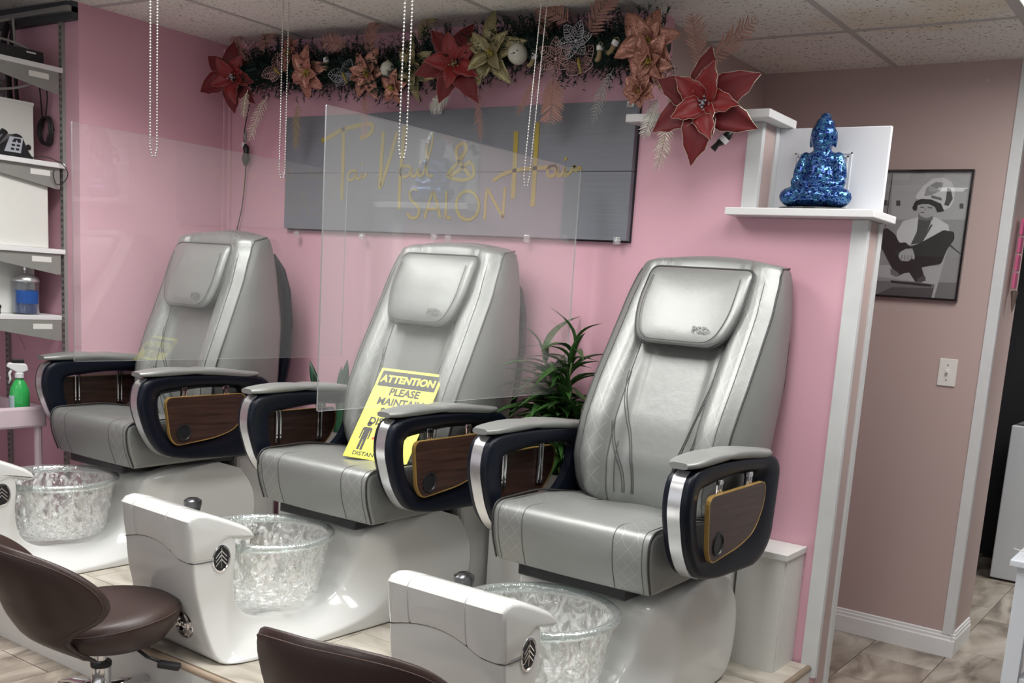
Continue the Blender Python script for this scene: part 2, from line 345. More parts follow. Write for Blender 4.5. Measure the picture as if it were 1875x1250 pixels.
def extr(bm,poly,fn,layers,mi=0):
    """poly: 2D list; layers: list of (offset along axis, inset); fn(u,v,w)->xyz"""
    n=len(poly); P=[Vector(p) for p in poly]
    area=sum(P[i].x*P[(i+1)%n].y-P[(i+1)%n].x*P[i].y for i in range(n)); s=1 if area>0 else -1
    N=[]
    for i in range(n):
        d=(P[(i+1)%n]-P[i-1]);
        if d.length<1e-9: d=P[(i+1)%n]-P[i]
        d.normalize(); N.append(Vector((-d.y,d.x))*s)
    rings=[[fn(P[i].x+N[i].x*ins,P[i].y+N[i].y*ins,w) for i in range(n)] for w,ins in layers]
    V=[[bm.verts.new(p) for p in r] for r in rings]
    for i in range(len(V)-1):
        for k in range(n):
            f=bm.faces.new((V[i][k],V[i][(k+1)%n],V[i+1][(k+1)%n],V[i+1][k])); f.material_index=mi
    for r in (V[0],V[-1]):
        f=bm.faces.new(r); f.material_index=mi
    return V
def rlayers(w0,w1,r,k=4):
    L=[]
    for i in range(k+1):
        a=PI/2*i/k; L.append((w0+r*(1-math.sin(a)),r*(1-math.cos(a))) ) if False else L.append((w0+r*(1-math.cos(a)),r*(1-math.sin(a))))
    for i in range(k,-1,-1):
        a=PI/2*i/k; L.append((w1-r*(1-math.cos(a)),r*(1-math.sin(a))))
    return L
def stroke(bm,pts,w,y0,y1,mi=0):
    """flat ribbon lettering in the XZ plane, from y0 to y1"""
    pts=[Vector(p) for p in pts]; L=[];R=[]
    for i,p in enumerate(pts):
        d=pts[min(i+1,len(pts)-1)]-pts[max(i-1,0)]
        d.normalize(); n=Vector((-d.y,d.x)); ww=w if not isinstance(w,list) else w[i]
        L.append(p+n*ww/2); R.append(p-n*ww/2)
    poly=L+R[::-1]
    for i in range(len(pts)-1):
        q=[L[i],L[i+1],R[i+1],R[i]]
        a=[bm.verts.new((v.x,y0,v.y)) for v in q]; b=[bm.verts.new((v.x,y1,v.y)) for v in q]
        bm.faces.new(a); bm.faces.new(b[::-1])
        for k in range(4): bm.faces.new((a[k],a[(k+1)%4],b[(k+1)%4],b[k]))
def text(name,s,size,mat,parent,origin,ux,uy,ext=.0006,align='CENTER',bold=0,sx=1):
    c=D.curves.new(name,'FONT'); c.body=s; c.size=size; c.align_x=align; c.extrude=ext; c.offset=bold; c.resolution_u=3
    t=D.objects.new(name,c); COL.objects.link(t); bpy.context.view_layer.update()
    me=D.meshes.new_from_object(t.evaluated_get(bpy.context.evaluated_depsgraph_get()))
    D.objects.remove(t); D.curves.remove(c)
    ux=Vector(ux).normalized(); uy=Vector(uy).normalized(); uz=ux.cross(uy)
    o_=Vector(origin)
    for v in me.vertices: v.co=o_+ux*v.co.x*sx+uy*v.co.y+uz*v.co.z
    me.materials.clear(); me.materials.append(mat); me.name=name
    o=D.objects.new(name,me); link(o,parent); return o
def remesh(bm,name,mats,parent,voxel,smooth=6,loc=None):
    me=D.meshes.new('tmp'); bm.to_mesh(me); bm.free(); t=D.objects.new('tmp',me); COL.objects.link(t)
    m=t.modifiers.new('r','REMESH'); m.mode='VOXEL'; m.voxel_size=voxel
    s=t.modifiers.new('s','SMOOTH'); s.iterations=smooth; s.factor=.5
    bpy.context.view_layer.update()
    me2=D.meshes.new_from_object(t.evaluated_get(bpy.context.evaluated_depsgraph_get())); me2.name=name
    D.objects.remove(t); D.meshes.remove(me)
    me2.materials.clear(); me2.materials.append(mats)
    for p in me2.polygons: p.use_smooth=True
    o=D.objects.new(name,me2); link(o,parent)
    if loc: o.location=loc
    return o
def ell(bm,c,r,rot=None,seg=16):
    mt=Matrix.Translation(Vector(c))@(rot or Matrix.Identity(4))@Matrix.Diagonal((r[0],r[1],r[2],1))
    bmesh.ops.create_uvsphere(bm,u_segments=seg,v_segments=max(6,seg//2),radius=1,matrix=mt)
def struct(name,bm,m,parent=None,**k):
    o=obj(name,bm,m,parent,**k)
    if parent is None: o['kind']='structure'
    return o
def copytree(o,parent=None,name=None):
    c=o.copy(); COL.objects.link(c)
    if parent is not None: c.parent=parent
    for ch in [x for x in list(D.objects) if x.parent==o]: copytree(ch,c)
    return c

# ------------------------------------------------------------------ structure
XL,YB,YF,YS=-4.470,3.476,4.575,2.673
def HC(x): return 2.527+max(0,(-2.0-x))*.018
PT=.20 # platform top
# floor with tiles
fl=struct('floor',box(B(),-6,3,-2.6,8,-.05,-.004),GROUT)
tm=None; rows=[]
x=-.895
xs=[-.895+.31*i for i in range(-12,4)]
random.seed(3)
for i,x0 in enumerate(xs):
    x1=x0+.31
    if abs(x0+1.205)<.01: js=[1.51,2.12,2.73,3.40,4.01,4.34,4.94,5.545,6.15,6.76]
    else:
        off={0:.0,1:.37}.get(i%2,0); js=[]; y=.9+(.36 if abs(x0+.895)<.01 else off)+(.0)
        if abs(x0+.895)<.01: y=1.05
        while y<7.2: js.append(y); y+=.61
    for a,b in zip(js[:-1],js[1:]):
        if x1<-3.9 and a>2.3: continue
        if x0>-3.4 and x1<-1.25 and a>2.0 and b<3.5: continue
        if x0>.4: continue
        if x1<-1.5 and a>3.4: continue
        if x0>-2 and x1>-1.2 and b<2.4: continue
        bm=B(); box(bm,.0015,x1-x0-.0015,.0015,b-a-.0015,-.006,0,0,.0012)
        key=(round(b-a,3))
        o=obj('tile',bm,TILE,fl); o.location=(x0,a,0)
# raised platform
px1=-1.145; py0=1.955
pl=struct('platform',box(B(),-6,px1,py0+.012,YB,0.0,PT-.008),GROUT)
obj('riser_panel',box(B(),-6,px1,py0-.004,py0+.012,.0,PT-.02),LAMW,pl)
obj('riser_panel',box(B(),px1,px1+.012,py0,YB,.0,PT-.02),LAMW,pl)
EDGE=M('tan_edge_strip',(.33,.25,.18),.4,var=.15,vscale=30)
bm=B(); tube(bm,[(-6,py0,PT-.012),(px1,py0,PT-.012)],.012,10); obj('edge_strip',bm,EDGE,pl,smooth=True)
bm=B(); tube(bm,[(px1+.004,py0,PT-.012),(px1+.004,YB,PT-.012)],.012,10); obj('edge_strip',bm,EDGE,pl,smooth=True)
yy=py0+.01; r=0
while yy<YB-.02:
    y1=min(yy+.30,YB); x=px1-.45-(.3 if r%2 else 0); xr=px1
    while xr>-4.9:
        a=max(x,-5)
        bm=B(); box(bm,.0015,xr-a-.0015,.0015,y1-yy-.0015,-.009,0,0,.001); o=obj('tile',bm,TILEP,pl); o.location=(a,yy,PT)
        xr=x; x-=.61
    yy+=.30; r+=1
# ceiling
ce=struct('ceiling',box(B(),-6,3,-2.6,8,2.66,2.70),ROOMW)
gx=[-3.879+.61*i for i in range(-4,12)]
gyl=[3.966-1.22*i for i in range(0,6)]+[3.966+1.22*i for i in range(1,4)]; gyl=sorted(gyl)
skip=set()
for (lx,ly,_,_,_) in LAMPS:
    skip.add((min(range(len(gx)-1),key=lambda i:abs((gx[i]+gx[i+1])/2-lx)),min(range(len(gyl)-1),key=lambda j:abs((gyl[j]+gyl[j+1])/2-ly))))
LC=[]
cells=[(gx[i],gx[i+1]) for i in range(len(gx)-1)]
for i,(a,b) in enumerate(cells):
    for j in range(len(gyl)-1):
        c,d=gyl[j],gyl[j+1]
        if (i,j) in skip: LC.append((a,b,c,d)); continue
        bm=B(); box(bm,a+.010,b-.010,c+.010,d-.010,.0,.015)
        for v in bm.verts: v.co.z+=HC(v.co.x)+.002
        obj('ceiling_panel',bm,CEIL,ce)
bm=B()
for g in gx: 
    box(bm,g-.012,g+.012,-2.6,8,HC(g)-.001,HC(g)+.02)
obj('grid_rail',bm,TBAR,ce)['kind']='stuff'
bm=B()
for g in gyl:
    for a,b in cells:
        box(bm,a,b,g-.012,g+.012,0,.02)
for v in bm.verts: v.co.z+=HC(v.co.x)-.0012
obj('grid_rail',bm,TBAR,ce)['kind']='stuff'
# lamps' fixtures
DIFF=M('lamp_diffuser',(.9,.9,.88),.4,emit=(1,.98,.94),es=2.2,var=.01)
# put the lamps exactly in their cells
lamps=[o for o in COL.objects if o.name.startswith('troffer_lamp')]
for o in lamps:
    c=min(LC,key=lambda q:abs((q[0]+q[1])/2-o.location.x)+abs((q[2]+q[3])/2-o.location.y))
    cx,cy=(c[0]+c[1])/2,(c[2]+c[3])/2
    o.location=(cx,cy,HC(cx)-.012)
    t=root('ceiling_light','recessed ceiling troffer '+{-3.6:'above the left pedicure chair',-2.4:'above the middle pedicure chair' if cy>1 else 'behind the camera, nearer the shelves',-1.1:'above the right pedicure chair',-.5:'above the hall opening beside the statue' if cy>1 else 'behind the camera, nearer the hall'}.get(round(cx,1),'at the far end of the hall'),'light',(cx,cy,HC(cx)),group='recessed ceiling troffers')
    bm=B(); box(bm,-.29,.29,-.595,.595,.004,.02); obj('diffuser',bm,DIFF,t)
    bm=B()
    for s in (-1,1): box(bm,s*.285-.012,s*.285+.012,-.6,.6,-.002,.03); box(bm,-.29,.29,s*.59-.012,s*.59+.012,-.002,.03)
    obj('light_frame',bm,TBAR,t)
# walls
TOPZ=2.66
struct('wall_left',box(B(),XL-.14,XL,YS,YB,0,TOPZ),PINK)
struct('wall_left_alcove',box(B(),-6,XL,YS,YS+.12,0,TOPZ),PINK) if False else struct('wall_alcove',box(B(),-6,XL-.001,YS+.0005,YS+.12,0,TOPZ),PINK)
bm=B(); box(bm,XL-.2,-2.0,YB,YB+.13,0,TOPZ)
box(bm,-2.0,-1.535,YB,YB+.13,0,2.112); box(bm,-1.535,-1.122,YB,YB+.13,0,1.783)
struct('wall_back',bm,PINK)
struct('wall_far',box(B(),-2.4,-.885,YF,YF+.7-.35,0,TOPZ),BEIGE)
struct('wall_hall_side',box(B(),-2.13,-2.035,YB+.13,YF,0,TOPZ),BEIGE)
struct('wall_rear_outer',box(B(),-6,3,8,8.1,0,TOPZ),ROOMW)
struct('wall_right',box(B(),3,3.1,-2.6,8,0,TOPZ),ROOMW)
bm=B(); box(bm,-6,3,-2.7,-2.6,0,.35); box(bm,-6,3,-2.7,-2.6,2.35,TOPZ)  # unseen wall, opened like a shopfront so world light fills the room
for x_ in (-6,-3.8,-1.6,.6,2.9): box(bm,x_,x_+.12,-2.7,-2.6,.35,2.35)
struct('wall_behind',bm,ROOMW)
struct('wall_left_outer',box(B(),-6.1,-6,-2.6,YS+.12,0,TOPZ),PINK)
# the beige end face of the stepped wall
struct('trim_1',box(B(),-1.1222,-1.1185,YB+.012,YB+.118,0.0,1.783),BEIGE)
struct('trim_2',box(B(),-1.5352,-1.5315,YB+.012,YB+.118,1.81,2.112),BEIGE)
def strip(n,x0,x1,y0,y1,z0,z1,m=WTRIM): return struct('trim_%d'%n,box(B(),x0,x1,y0,y1,z0,z1,0,.002),m)
strip(3,-1.172,-1.114,YB-.012,YB+.014,.155,1.783)
strip(4,-1.124,-1.110,YB+.100,YB+.14,.03,1.783)
strip(5,-1.588,-1.53,YB-.012,YB+.014,1.81,2.112)
strip(6,-1.538,-1.524,YB+.100,YB+.14,1.81,2.112)
strip(7,-2.03,-1.985,YB-.008,YB+.02,2.33,2.53)
strip(8,XL,XL+.012,YB-.035,YB,0.2,2.55,PINK)
strip(9,XL,XL+.03,YB-.012,YB,0.2,2.55,PINK)
strip(10,-.925,-.879,YF-.010,YF+.02,.10,2.527)
# ledges
for nm,x0,x1,z0,z1,lab in (('ledge',-2.05,-1.475,2.113,2.142,'white wooden cap on the upper step of the pink half wall'),('ledge',-1.61,-1.075,1.784,1.810,'white wooden ledge on the lower step of the pink wall, under the blue statue')):
    o=obj(nm,box(B(),x0,x1,YB-.095,YB+.155,z0,z1,0,.003),WHITE); tag(o,lab,'ledge')
# baseboards in the hall
def basebd(name,p0,p1,out):
    p0=Vector(p0);p1=Vector(p1);d=(p1-p0); o_=Vector(out)
    prof=[(0,0),(.014,0),(.014,.075),(.010,.082),(.010,.092),(.006,.097),(.006,.106),(0,.11)]
    bm=B(); rings=[[ (p.x+o_.x*a,p.y+o_.y*a,b) for a,b in prof] for p in (p0,p1)]
    V=[[bm.verts.new(q) for q in r] for r in rings]; n=len(prof)
    for k in range(n): bm.faces.new((V[0][k],V[0][(k+1)%n],V[1][(k+1)%n],V[1][k]))
    for r in V: bm.faces.new(r)
    struct(name,bm,WHITE)
basebd('baseboard_far',(-2.03,YF,0),(-.868,YF,0),(0,-1,0))
basebd('baseboard_side',(-.885,YF-.012,0),(-.885,YF+.33,0),(1,0,0))
# hall beyond: dark gap, white door block
struct('wall_beyond',box(B(),-2.4,-1.35,YF+.36,7,0,TOPZ),DARKV)  # near-black colour paints in the shade of the gap
struct('wall_passage',box(B(),-.41,3,4.95,5.05,0,TOPZ),M('white_passage_paint',(.72,.72,.74),.5,var=.03))
# louvered door on the passage wall (mirrored by the acrylic)
dr=struct('door_1',box(B(),-.39,.23,4.925,4.949,0.0,.12),WHITE)
bm=B(); box(bm,-.39,-.31,4.915,4.949,0,2.03); box(bm,.15,.23,4.915,4.949,0,2.03); box(bm,-.31,.15,4.915,4.949,1.93,2.03); box(bm,-.31,.15,4.915,4.949,0.95,1.05)
obj('door_frame',bm,WHITE,dr)
for k in range(34):
    z=.15+k*.052
    if .93<z<1.06: continue
    bm=B(); vs=[(-.31,4.918,z),(.15,4.918,z),(.15,4.945,z+.035),(-.31,4.945,z+.035)]
    a=[bm.verts.new(v) for v in vs]; b=[bm.verts.new((v[0],v[1],v[2]+.007)) for v in vs]
    bm.faces.new(a); bm.faces.new(b)
    for q in range(4): bm.faces.new((a[q],a[(q+1)%4],b[(q+1)%4],b[q]))
    obj('louver',bm,WHITE,dr)

# ------------------------------------------------------------------ pedicure chairs
OY,OZ=2.6,PT      # unit origin: centre, y=2.6, platform top
def Lc(p): return (p[0],p[1]-OY,p[2]-OZ)
def shift(bm):
    for v in bm.verts: v.co.y-=OY; v.co.z-=OZ
    return bm
def front_center(z):    # centre line of the backrest front
    K=[(.62,3.10),(.70,3.06),(.80,3.02),(.92,3.01),(1.05,3.045),(1.24,3.13),(1.36,3.185),(1.5,3.26),(1.585,3.315),(1.64,3.37)]
    for a,b in zip(K[:-1],K[1:]):
        if z<=b[0]: t=(z-a[0])/(b[0]-a[0]); t=max(0,t); return a[1]+(b[1]-a[1])*t
    return K[-1][1]
def sm(x): x=max(0,min(1,x)); return x*x*(3-2*x)
def bulge(z): return .092*sm((z-.62)/.25)*(1-.55*sm((z-1.05)/.4))
def halfw(z):
    K=[(.60,.215),(.70,.245),(.8,.268),(.95,.284),(1.2,.290),(1.45,.286),(1.55,.276),(1.6,.262)]
    for a,b in zip(K[:-1],K[1:]):
        if z<=b[0]: t=max(0,(z-a[0])/(b[0]-a[0])); return a[1]+(b[1]-a[1])*t
    return K[-1][1]
def yfront(x,z):
    ax=abs(x); b=bulge(z)*sm((ax-.10)/.11)
    e=sm((ax-(halfw(z)-.06))/.08)*.045
    crease=.013*math.exp(-((ax-.160)/.011)**2)*sm((z-.72)/.15)
    return front_center(z)-b+e+crease
def yrear(z):
    K=[(.6,3.28),(.75,3.31),(.96,3.37),(1.21,3.425),(1.41,3.435),(1.57,3.44),(1.65,3.44)]
    for a,b in zip(K[:-1],K[1:]):
        if z<=b[0]: t=max(0,(z-a[0])/(b[0]-a[0])); return a[1]+(b[1]-a[1])*t
    return K[-1][1]
def make_chair(label):
    R=root('pedicure_chair',label,'pedicure chair',(0,OY,OZ),group='pedicure chairs on the platform')
    # ---- shell: a swept tub
    #   (Ay,Az,By,Bz,wA,wB)
    S=[(1.955,.69,2.115,.60,.196,.194,1.),(1.954,.60,2.118,.56,.198,.194,1.),(1.962,.48,2.115,.47,.198,.190,.9),(1.982,.38,2.125,.40,.200,.185,.7),(2.000,.29,2.155,.345,.215,.178,.45),(2.022,.215,2.22,.308,.245,.172,.25),
       (2.08,.202,2.32,.294,.278,.170,.16),(2.24,.2005,2.42,.290,.292,.172,.20),(2.42,.2005,2.50,.300,.294,.180,.26),(2.62,.2005,2.57,.345,.296,.195,.36),(2.84,.2005,2.605,.42,.298,.215,.52),(3.02,.2005,2.62,.50,.300,.240,.68),
       (3.14,.225,2.64,.560,.300,.262,.82),(3.18,.34,2.74,.590,.298,.275,.9),(3.165,.46,2.86,.60,.295,.28,.95),(3.10,.56,2.97,.604,.285,.28,.97)]
    S=catmull(S,4); rings=[]
    c_=.10; uv=[]
    for i in range(19): uv.append((1,-1+c_+(2-2*c_)*i/18))
    for i in range(1,5): a_=PI/2*i/5; uv.append((1-c_*.7*(1-math.cos(a_)),1-c_*(1-math.sin(a_))))
    for i in range(11): uv.append((1-c_*.7-(2-1.4*c_)*i/10,1))
    for i in range(1,5): a_=PI/2*(5-i)/5; uv.append((-1+c_*.7*(1-math.cos(a_)),1-c_*(1-math.sin(a_))))
    for i in range(19): uv.append((-1,1-c_-(2-2*c_)*i/18))
    for i in range(1,5): a_=PI/2*i/5; uv.append((-1+c_*.7*(1-math.cos(a_)),-1+c_*(1-math.sin(a_))))
    for i in range(11): uv.append((-1+c_*.7+(2-1.4*c_)*i/10,-1))
    for i in range(1,5): a_=PI/2*(5-i)/5; uv.append((1-c_*.7*(1-math.cos(a_)),-1+c_*(1-math.sin(a_))))
    for (ay,az,by,bz,wa,wb,tc) in S:
        r=[]
        for u,v in uv:
            t=(v+1)/2; w=wa if t<tc else wa+(wb-wa)*min(1,(t-tc)/max(.02,1-tc))
            dip=.016*sm(1-abs(u)*1.1)*max(0,v)*(1 if 2.2<by<2.60 else 0)
            y=ay+(by-ay)*t; z=az+(bz-az)*t-dip
            r.append(Lc((u*w,y,z)))
        rings.append(r)
    bm=B(); rings_mesh(bm,rings); obj('tub_shell',bm,PLASTICW,R,auto=50)
    # ---- footrest head with two grooves
    def prof(x):
        t=(x+.205)/.41
        zl=.556+.030*math.sin(PI*min(1,t*1.25))*(1 if t<.8 else 0)-.012*sm((t-.55)/.35)
        P=[(1.951,zl),(1.944,.60),(1.938,.65),(1.934,.682),(1.950,.700),(1.975,.706),(2.01,.700),(2.06,.681),(2.11,.660),(2.155,.640),(2.182,.622),(2.194,.604),(2.188,.590),(2.165,.586),(2.125,.598),(2.088,.602),(2.062,.590),(2.048,.565),(2.043,zl)]
        return P
    bm=B(); xs=[]
    H=.200
    for i in range(7): a=PI/2*i/6; xs.append((-H+.03*(1-math.cos(a)),.03*(1-math.sin(a))))
    for g in (-.118,.078):
        pass
    marks=[-.118,.078]; cur=[]
    xx=-H+.05
    while xx<H-.04:
        cur.append((xx,0)); xx+=.03
    for g in marks:
        cur=[c for c in cur if abs(c[0]-g)>.012]
        cur+=[(g-.007,0),(g-.003,.001),(g-.0015,.006),(g+.0015,.006),(g+.003,.001),(g+.007,0)]
    xs+=sorted(cur)
    for i in range(7): a=PI/2*(6-i)/6; xs.append((H-.03*(1-math.cos(a)),.03*(1-math.sin(a))))
    rings=[]
    for x,ins in xs:
        P=[Vector(p) for p in prof(x)]; n=len(P); r=[]
        cy=sum(p.x for p in P)/n; cz=.64
        for i,p in enumerate(P):
            d=(P[(i+1)%n]-P[i-1]); d.normalize(); nn=Vector((d.y,-d.x))
            area=-1
            q=p+nn*(ins*.55)
            if i in (0,n-1): q=Vector((p.x+(.5*ins if i==0 else -.5*ins),p.y+ins*.25))
            r.append(Lc((x,q.x,q.y)))
        rings.append(r)
    V=rings_mesh(bm,rings); ft=obj('footrest',bm,PLASTICW,R,auto=38)
    bm=B(); tube(bm,[Lc((x,1.9535+.006*max(0,(abs(x)-.185)/.015),prof(x)[0][1]-.001)) for x in [-.197+.394*i/40 for i in range(41)]]+[Lc((.2003,1.985,prof(.2)[0][1]-.001)),Lc((.2003,2.046,prof(.2)[0][1]-.001))],.0016,6); obj('footrest_seam',bm,PIPE,ft)
    # medallion on the side of the column
    bm=B(); lathe(bm,[(.0,.0),(.040,.0),(.044,.003),(.044,.006),(.038,.007),(.036,.004),(0,.004)],28)
    for v in bm.verts: x,y,z=v.co; v.co=Lc((.1945+z,2.058+x*.78,.545+y*1.05))
    md=obj('medallion',bm,CHROME,R,smooth=False)
    bm=B(); lathe(bm,[(0,.0045),(.0365,.0045),(.0365,.0055),(0,.0055)],24)
    for v in bm.verts: x,y,z=v.co; v.co=Lc((.1945+z,2.058+x*.78,.545+y*1.05))
    obj('medallion_face',bm,BLACK,md)
    bm=B()
    for k in range(5):
        for s in (-1,1):
            z0=.028-.014*k
            p=[(0,z0),(s*.026,z0-.022)]
            if abs(z0-.022)>.036: continue
            tube(bm,[Lc((.2005,2.058+q[0]*.8,.545+q[1]*1.0)) for q in p],.0017,5)
    tube(bm,[Lc((.2005,2.058,.515)),Lc((.2005,2.058,.582))],.0017,5)
    obj('medallion_pattern',bm,CHROME,md)
    # chrome jet plate on the front of the column
    bm=B(); lathe(bm,[(0,.0),(.052,.0),(.056,.004),(.054,.010),(.044,.012),(.040,.008),(.036,.016),(.026,.020),(.024,.012),(.012,.012),(.010,.022),(0,.023)],28)
    for v in bm.verts: x,y,z=v.co; v.co=Lc((.085+x,2.003-z+(y*-.12),.315+y))
    obj('jet_plate',bm,CHROME,R,auto=40)
    # dark spray head behind the footrest
    bm=B(); lathe(bm,[(0,0),(.018,0),(.020,.02),(.024,.05),(.030,.075),(.030,.088),(.018,.096),(0,.097)],18)
    for v in bm.verts: x,y,z=v.co; v.co=Lc((-.10+x,2.15+y,.585+z))
    obj('spray_head',bm,M_DK,R,auto=40)
    # ---- glass bowl
    cy=2.375
    def wall(v): # radius, height of the glass wall
        K=[(.150,.312),(.168,.320),(.182,.345),(.193,.40),(.203,.46),(.212,.515),(.215,.532)]
        t=v*(len(K)-1); i=min(int(t),len(K)-2); f=t-i; return 1.07*(K[i][0]*(1-f)+K[i+1][0]*f),K[i][1]*(1-f)+K[i+1][1]*f
    bm=B(); nr,ns=26,112; rr=[]
    def rip(a,z): return .0022*math.sin(9*a+38*z+1.6*math.sin(5*a+21*z))*math.sin(13*a-55*z+1.3*math.sin(3*a))+.0014*math.sin(23*a+70*z)
    for side in (0,1):
        seq=range(nr+1) if side==0 else range(nr,-1,-1)
        for j in seq:
            v=j/nr; r0,z0=wall(v); rr.append([((r0-(.0085 if side else 0)+(rip(2*PI*k/ns+side*.8,z0) if .05<v<.97 else 0))*math.cos(2*PI*k/ns),cy+(r0-(.0085 if side else 0)+(rip(2*PI*k/ns+side*.8,z0) if .05<v<.97 else 0))*math.sin(2*PI*k/ns),z0+(.010*(1-v) if side else 0)) for k in range(ns)])
    rings_mesh(bm,rr); shift(bm)
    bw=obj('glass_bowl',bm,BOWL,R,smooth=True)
    bm=B(); rim=[(.205,.530),(.216,.528),(.228,.533),(.235,.543),(.234,.553),(.226,.559),(.214,.558),(.207,.548),(.205,.530)]
    rg_=[[(r_*1.07*math.cos(2*PI*k/72),cy+r_*1.07*math.sin(2*PI*k/72),z_) for r_,z_ in rim[:-1]] for k in range(73)]; rings_mesh(bm,rg_,caps=False); bmesh.ops.remove_doubles(bm,verts=bm.verts[:],dist=1e-5); shift(bm); obj('bowl_rim',bm,BOWLR,bw,smooth=True)
    # ---- black slide under the seat
    bm=B(); box(bm,-.20,.20,2.545,3.12,.578,.616,0,.006); shift(bm); obj('seat_slide',bm,BLACK,R)
    bm=B(); box(bm,-.22,.22,3.12,3.36,.2,.605,0,.02); shift(bm); obj('rear_skirt',bm,PLASTICW,R)
    # ---- seat
    poly=roundpoly([(2.545,.612),(2.512,.70),(2.505,.806),(2.75,.815),(2.98,.778),(3.13,.775),(3.13,.618)],[.012,.04,.065,.06,.06,.03,.03],6)
    bm=B(); W=.289
    L=rlayers(-W,W,.016,4); mid=[(-W+.016+i*(2*W-.032)/22,0) for i in range(1,22)]
    L=L[:5]+mid+L[5:]
    V=extr(bm,poly,lambda u,v,w:(w,u,v),L)
    for v in bm.verts:     # dished top, slight outward crown of the front
        x,y,z=v.co
        if z>.74 and y>2.56: v.co.z-= .014*(1-(x/W)**2)*sm((y-2.56)/.1)
        if y<2.56: v.co.y-=.010*(1-(x/W)**2)
        if z>.74: v.co.z+=.004*math.sin(x*23+y*11)*sm((y-2.6)/.1)
    shift(bm); st=obj('seat',bm,LEAS,R,auto=60)
    def seatcurve(x,off=.001):
        pts=[(u,v) for u,v in poly if u<3.0 and not (v<.63 and u>2.6)]
        i0=min(range(len(poly)),key=lambda i:abs(poly[i][0]-2.54)+abs(poly[i][1]-.62))
        seq=[poly[(i0+k)%len(poly)] for k in range(len(poly))]
        out=[]
        for u,v in seq:
            if u>3.0 or (v<.64 and u>2.56): break
            y=u-(.010*(1-(x/W)**2) if u<2.56 else 0)-(off if v<.78 else 0); z=v-(.014*(1-(x/W)**2)*sm((u-2.56)/.1) if v>.74 else 0)+(off if v>.74 else 0)
            out.append(Lc((x,y,z)))
        return out
    for s in (-1,1):
        bm=B(); tube(bm,seatcurve(s*.284,.002),.0034,6); obj('seat_piping',bm,PIPE,st,smooth=True)
        bm=B(); tube(bm,seatcurve(s*.165,.0),.0016,5); tube(bm,seatcurve(s*.262,.0),.0014,5); obj('seat_stitching',bm,STITCH,st,smooth=True)
    # ---- backrest
    zs=[.62,.645,.67,.70,.725,.75,.775,.80,.83,.86,.89,.92,.95,.98,1.015,1.05,1.085,1.12,1.155,1.19,1.225,1.26,1.295,1.33,1.365,1.40,1.43,1.46,1.485,1.51,1.53,1.55,1.575]
    rings=[]; nf=84
    def ring(z,dz=0,ins=0,push=0):
        w=halfw(z)-ins; r=[]
        for i in range(nf+1):
            x=-w+2*w*i/nf
            # crowded toward the edges
            x=w*math.sin(PI/2*(2*i/nf-1))
            r.append((x,yfront(x,z)+push,z+dz+.022*(1-(x/w)**2)*sm((z-1.5)/.07)))
        yr=yrear(z)-push*.3
        r+=[(w+.004,yr-.10,z+dz),(w,yr-.03,z+dz),(w-.02,yr-.004,z+dz)]
        for i in range(1,8): r.append((w-.02-(2*w-.04)*i/8,yr,z+dz+.02*sm((z-1.5)/.07)*math.sin(PI*i/8)))
        r+=[(-w+.02,yr-.004,z+dz),(-w,yr-.03,z+dz),(-w-.004,yr-.10,z+dz)]
        return [Lc(p) for p in r]
    for z in zs: rings.append(ring(z))
    rings.append(ring(1.575,.017,.004,.006)); rings.append(ring(1.575,.031,.013,.020)); rings.append(ring(1.575,.038,.030,.042))
    rings=[ring(.62,-.01,.03,.02)]+rings
    bm=B(); rings_mesh(bm,rings); bk=obj('backrest',bm,LEAB,R,auto=62)
    bk['pivot']=1
    def bline(fx,z0,z1,n=40,off=-.0022): return [Lc((fx(z),yfront(fx(z),z)+off,z)) for z in [z0+(z1-z0)*i/n for i in range(n+1)]]
    for s in (-1,1):
        bm=B(); tube(bm,[Lc((s*(halfw(z)+.0005),yfront(s*halfw(z),z)+.001,z)) for z in [.70+.875*i/40 for i in range(41)]]+[Lc((s*(halfw(1.575)-.006),yfront(s*.27,1.575)+.03,1.600)),Lc((s*(halfw(1.575)-.012),yrear(1.57)-.03,1.606))],.0040,6); obj('back_piping',bm,PIPE,bk,smooth=True)
        bm=B()
        tube(bm,bline(lambda z:s*.158,.74,1.575),.0020,5)
        tube(bm,bline(lambda z:s*(halfw(z)-.040),.74,1.575),.0014,5)
        # curved double seams of the lower middle panel
        for (za,xa,xb) in ((1.22,.156,.070),(1.05,.156,.105)):
            for d in (0,.007):
                tube(bm,bline(lambda z:s*(xb+d+(xa-xb)*(sm((z-.80)/(za-.80))**1.3)),.80,za),.0016,5)
        tube(bm,bline(lambda z:s*.135,.80,.98),.0015,5)
        obj('back_stitching',bm,STITCH,bk,smooth=True)
    bm=B()
    for z in (1.325,1.333):
        tube(bm,[Lc((x,yfront(x,z)-.0012,z)) for x in [-.155+.31*i/20 for i in range(21)]],.0018,5)
    obj('back_stitching',bm,STITCH,bk,smooth=True)
    # headrest pillow
    bm=B(); out=roundpoly([(-.196,1.588),(.196,1.588),(.200,1.43),(.158,1.318),(-.158,1.318),(-.200,1.43)],[.030,.030,.085,.080,.080,.085],7)
    def hmap(u,v,w):
        cx=0; yb=yfront(0,min(v,1.6))-.012
        return Lc((u,yb-w,v))
    bm.free(); bm=B(); cu,cv=0,1.462; rings=[]
    for w_,sc0 in ((-.03,.90),(-.015,.97),(.0,.995),(.020,1.0),(.042,1.0),(.052,.985),(.060,.96),(.0655,.92),(.069,.86),(.0725,.74),(.0745,.58),(.0757,.40),(.0762,.20)):
        k_=1-sc0; rings.append([hmap(cu+(u-cu)*(1-k_),cv+(v-cv)*(1-k_*1.25 if k_<.3 else 1-k_),w_) for u,v in out])
    V=rings_mesh(bm,rings)
    hr=obj('headrest',bm,LEAP,R,auto=58)
    bm=B(); n=len(out)
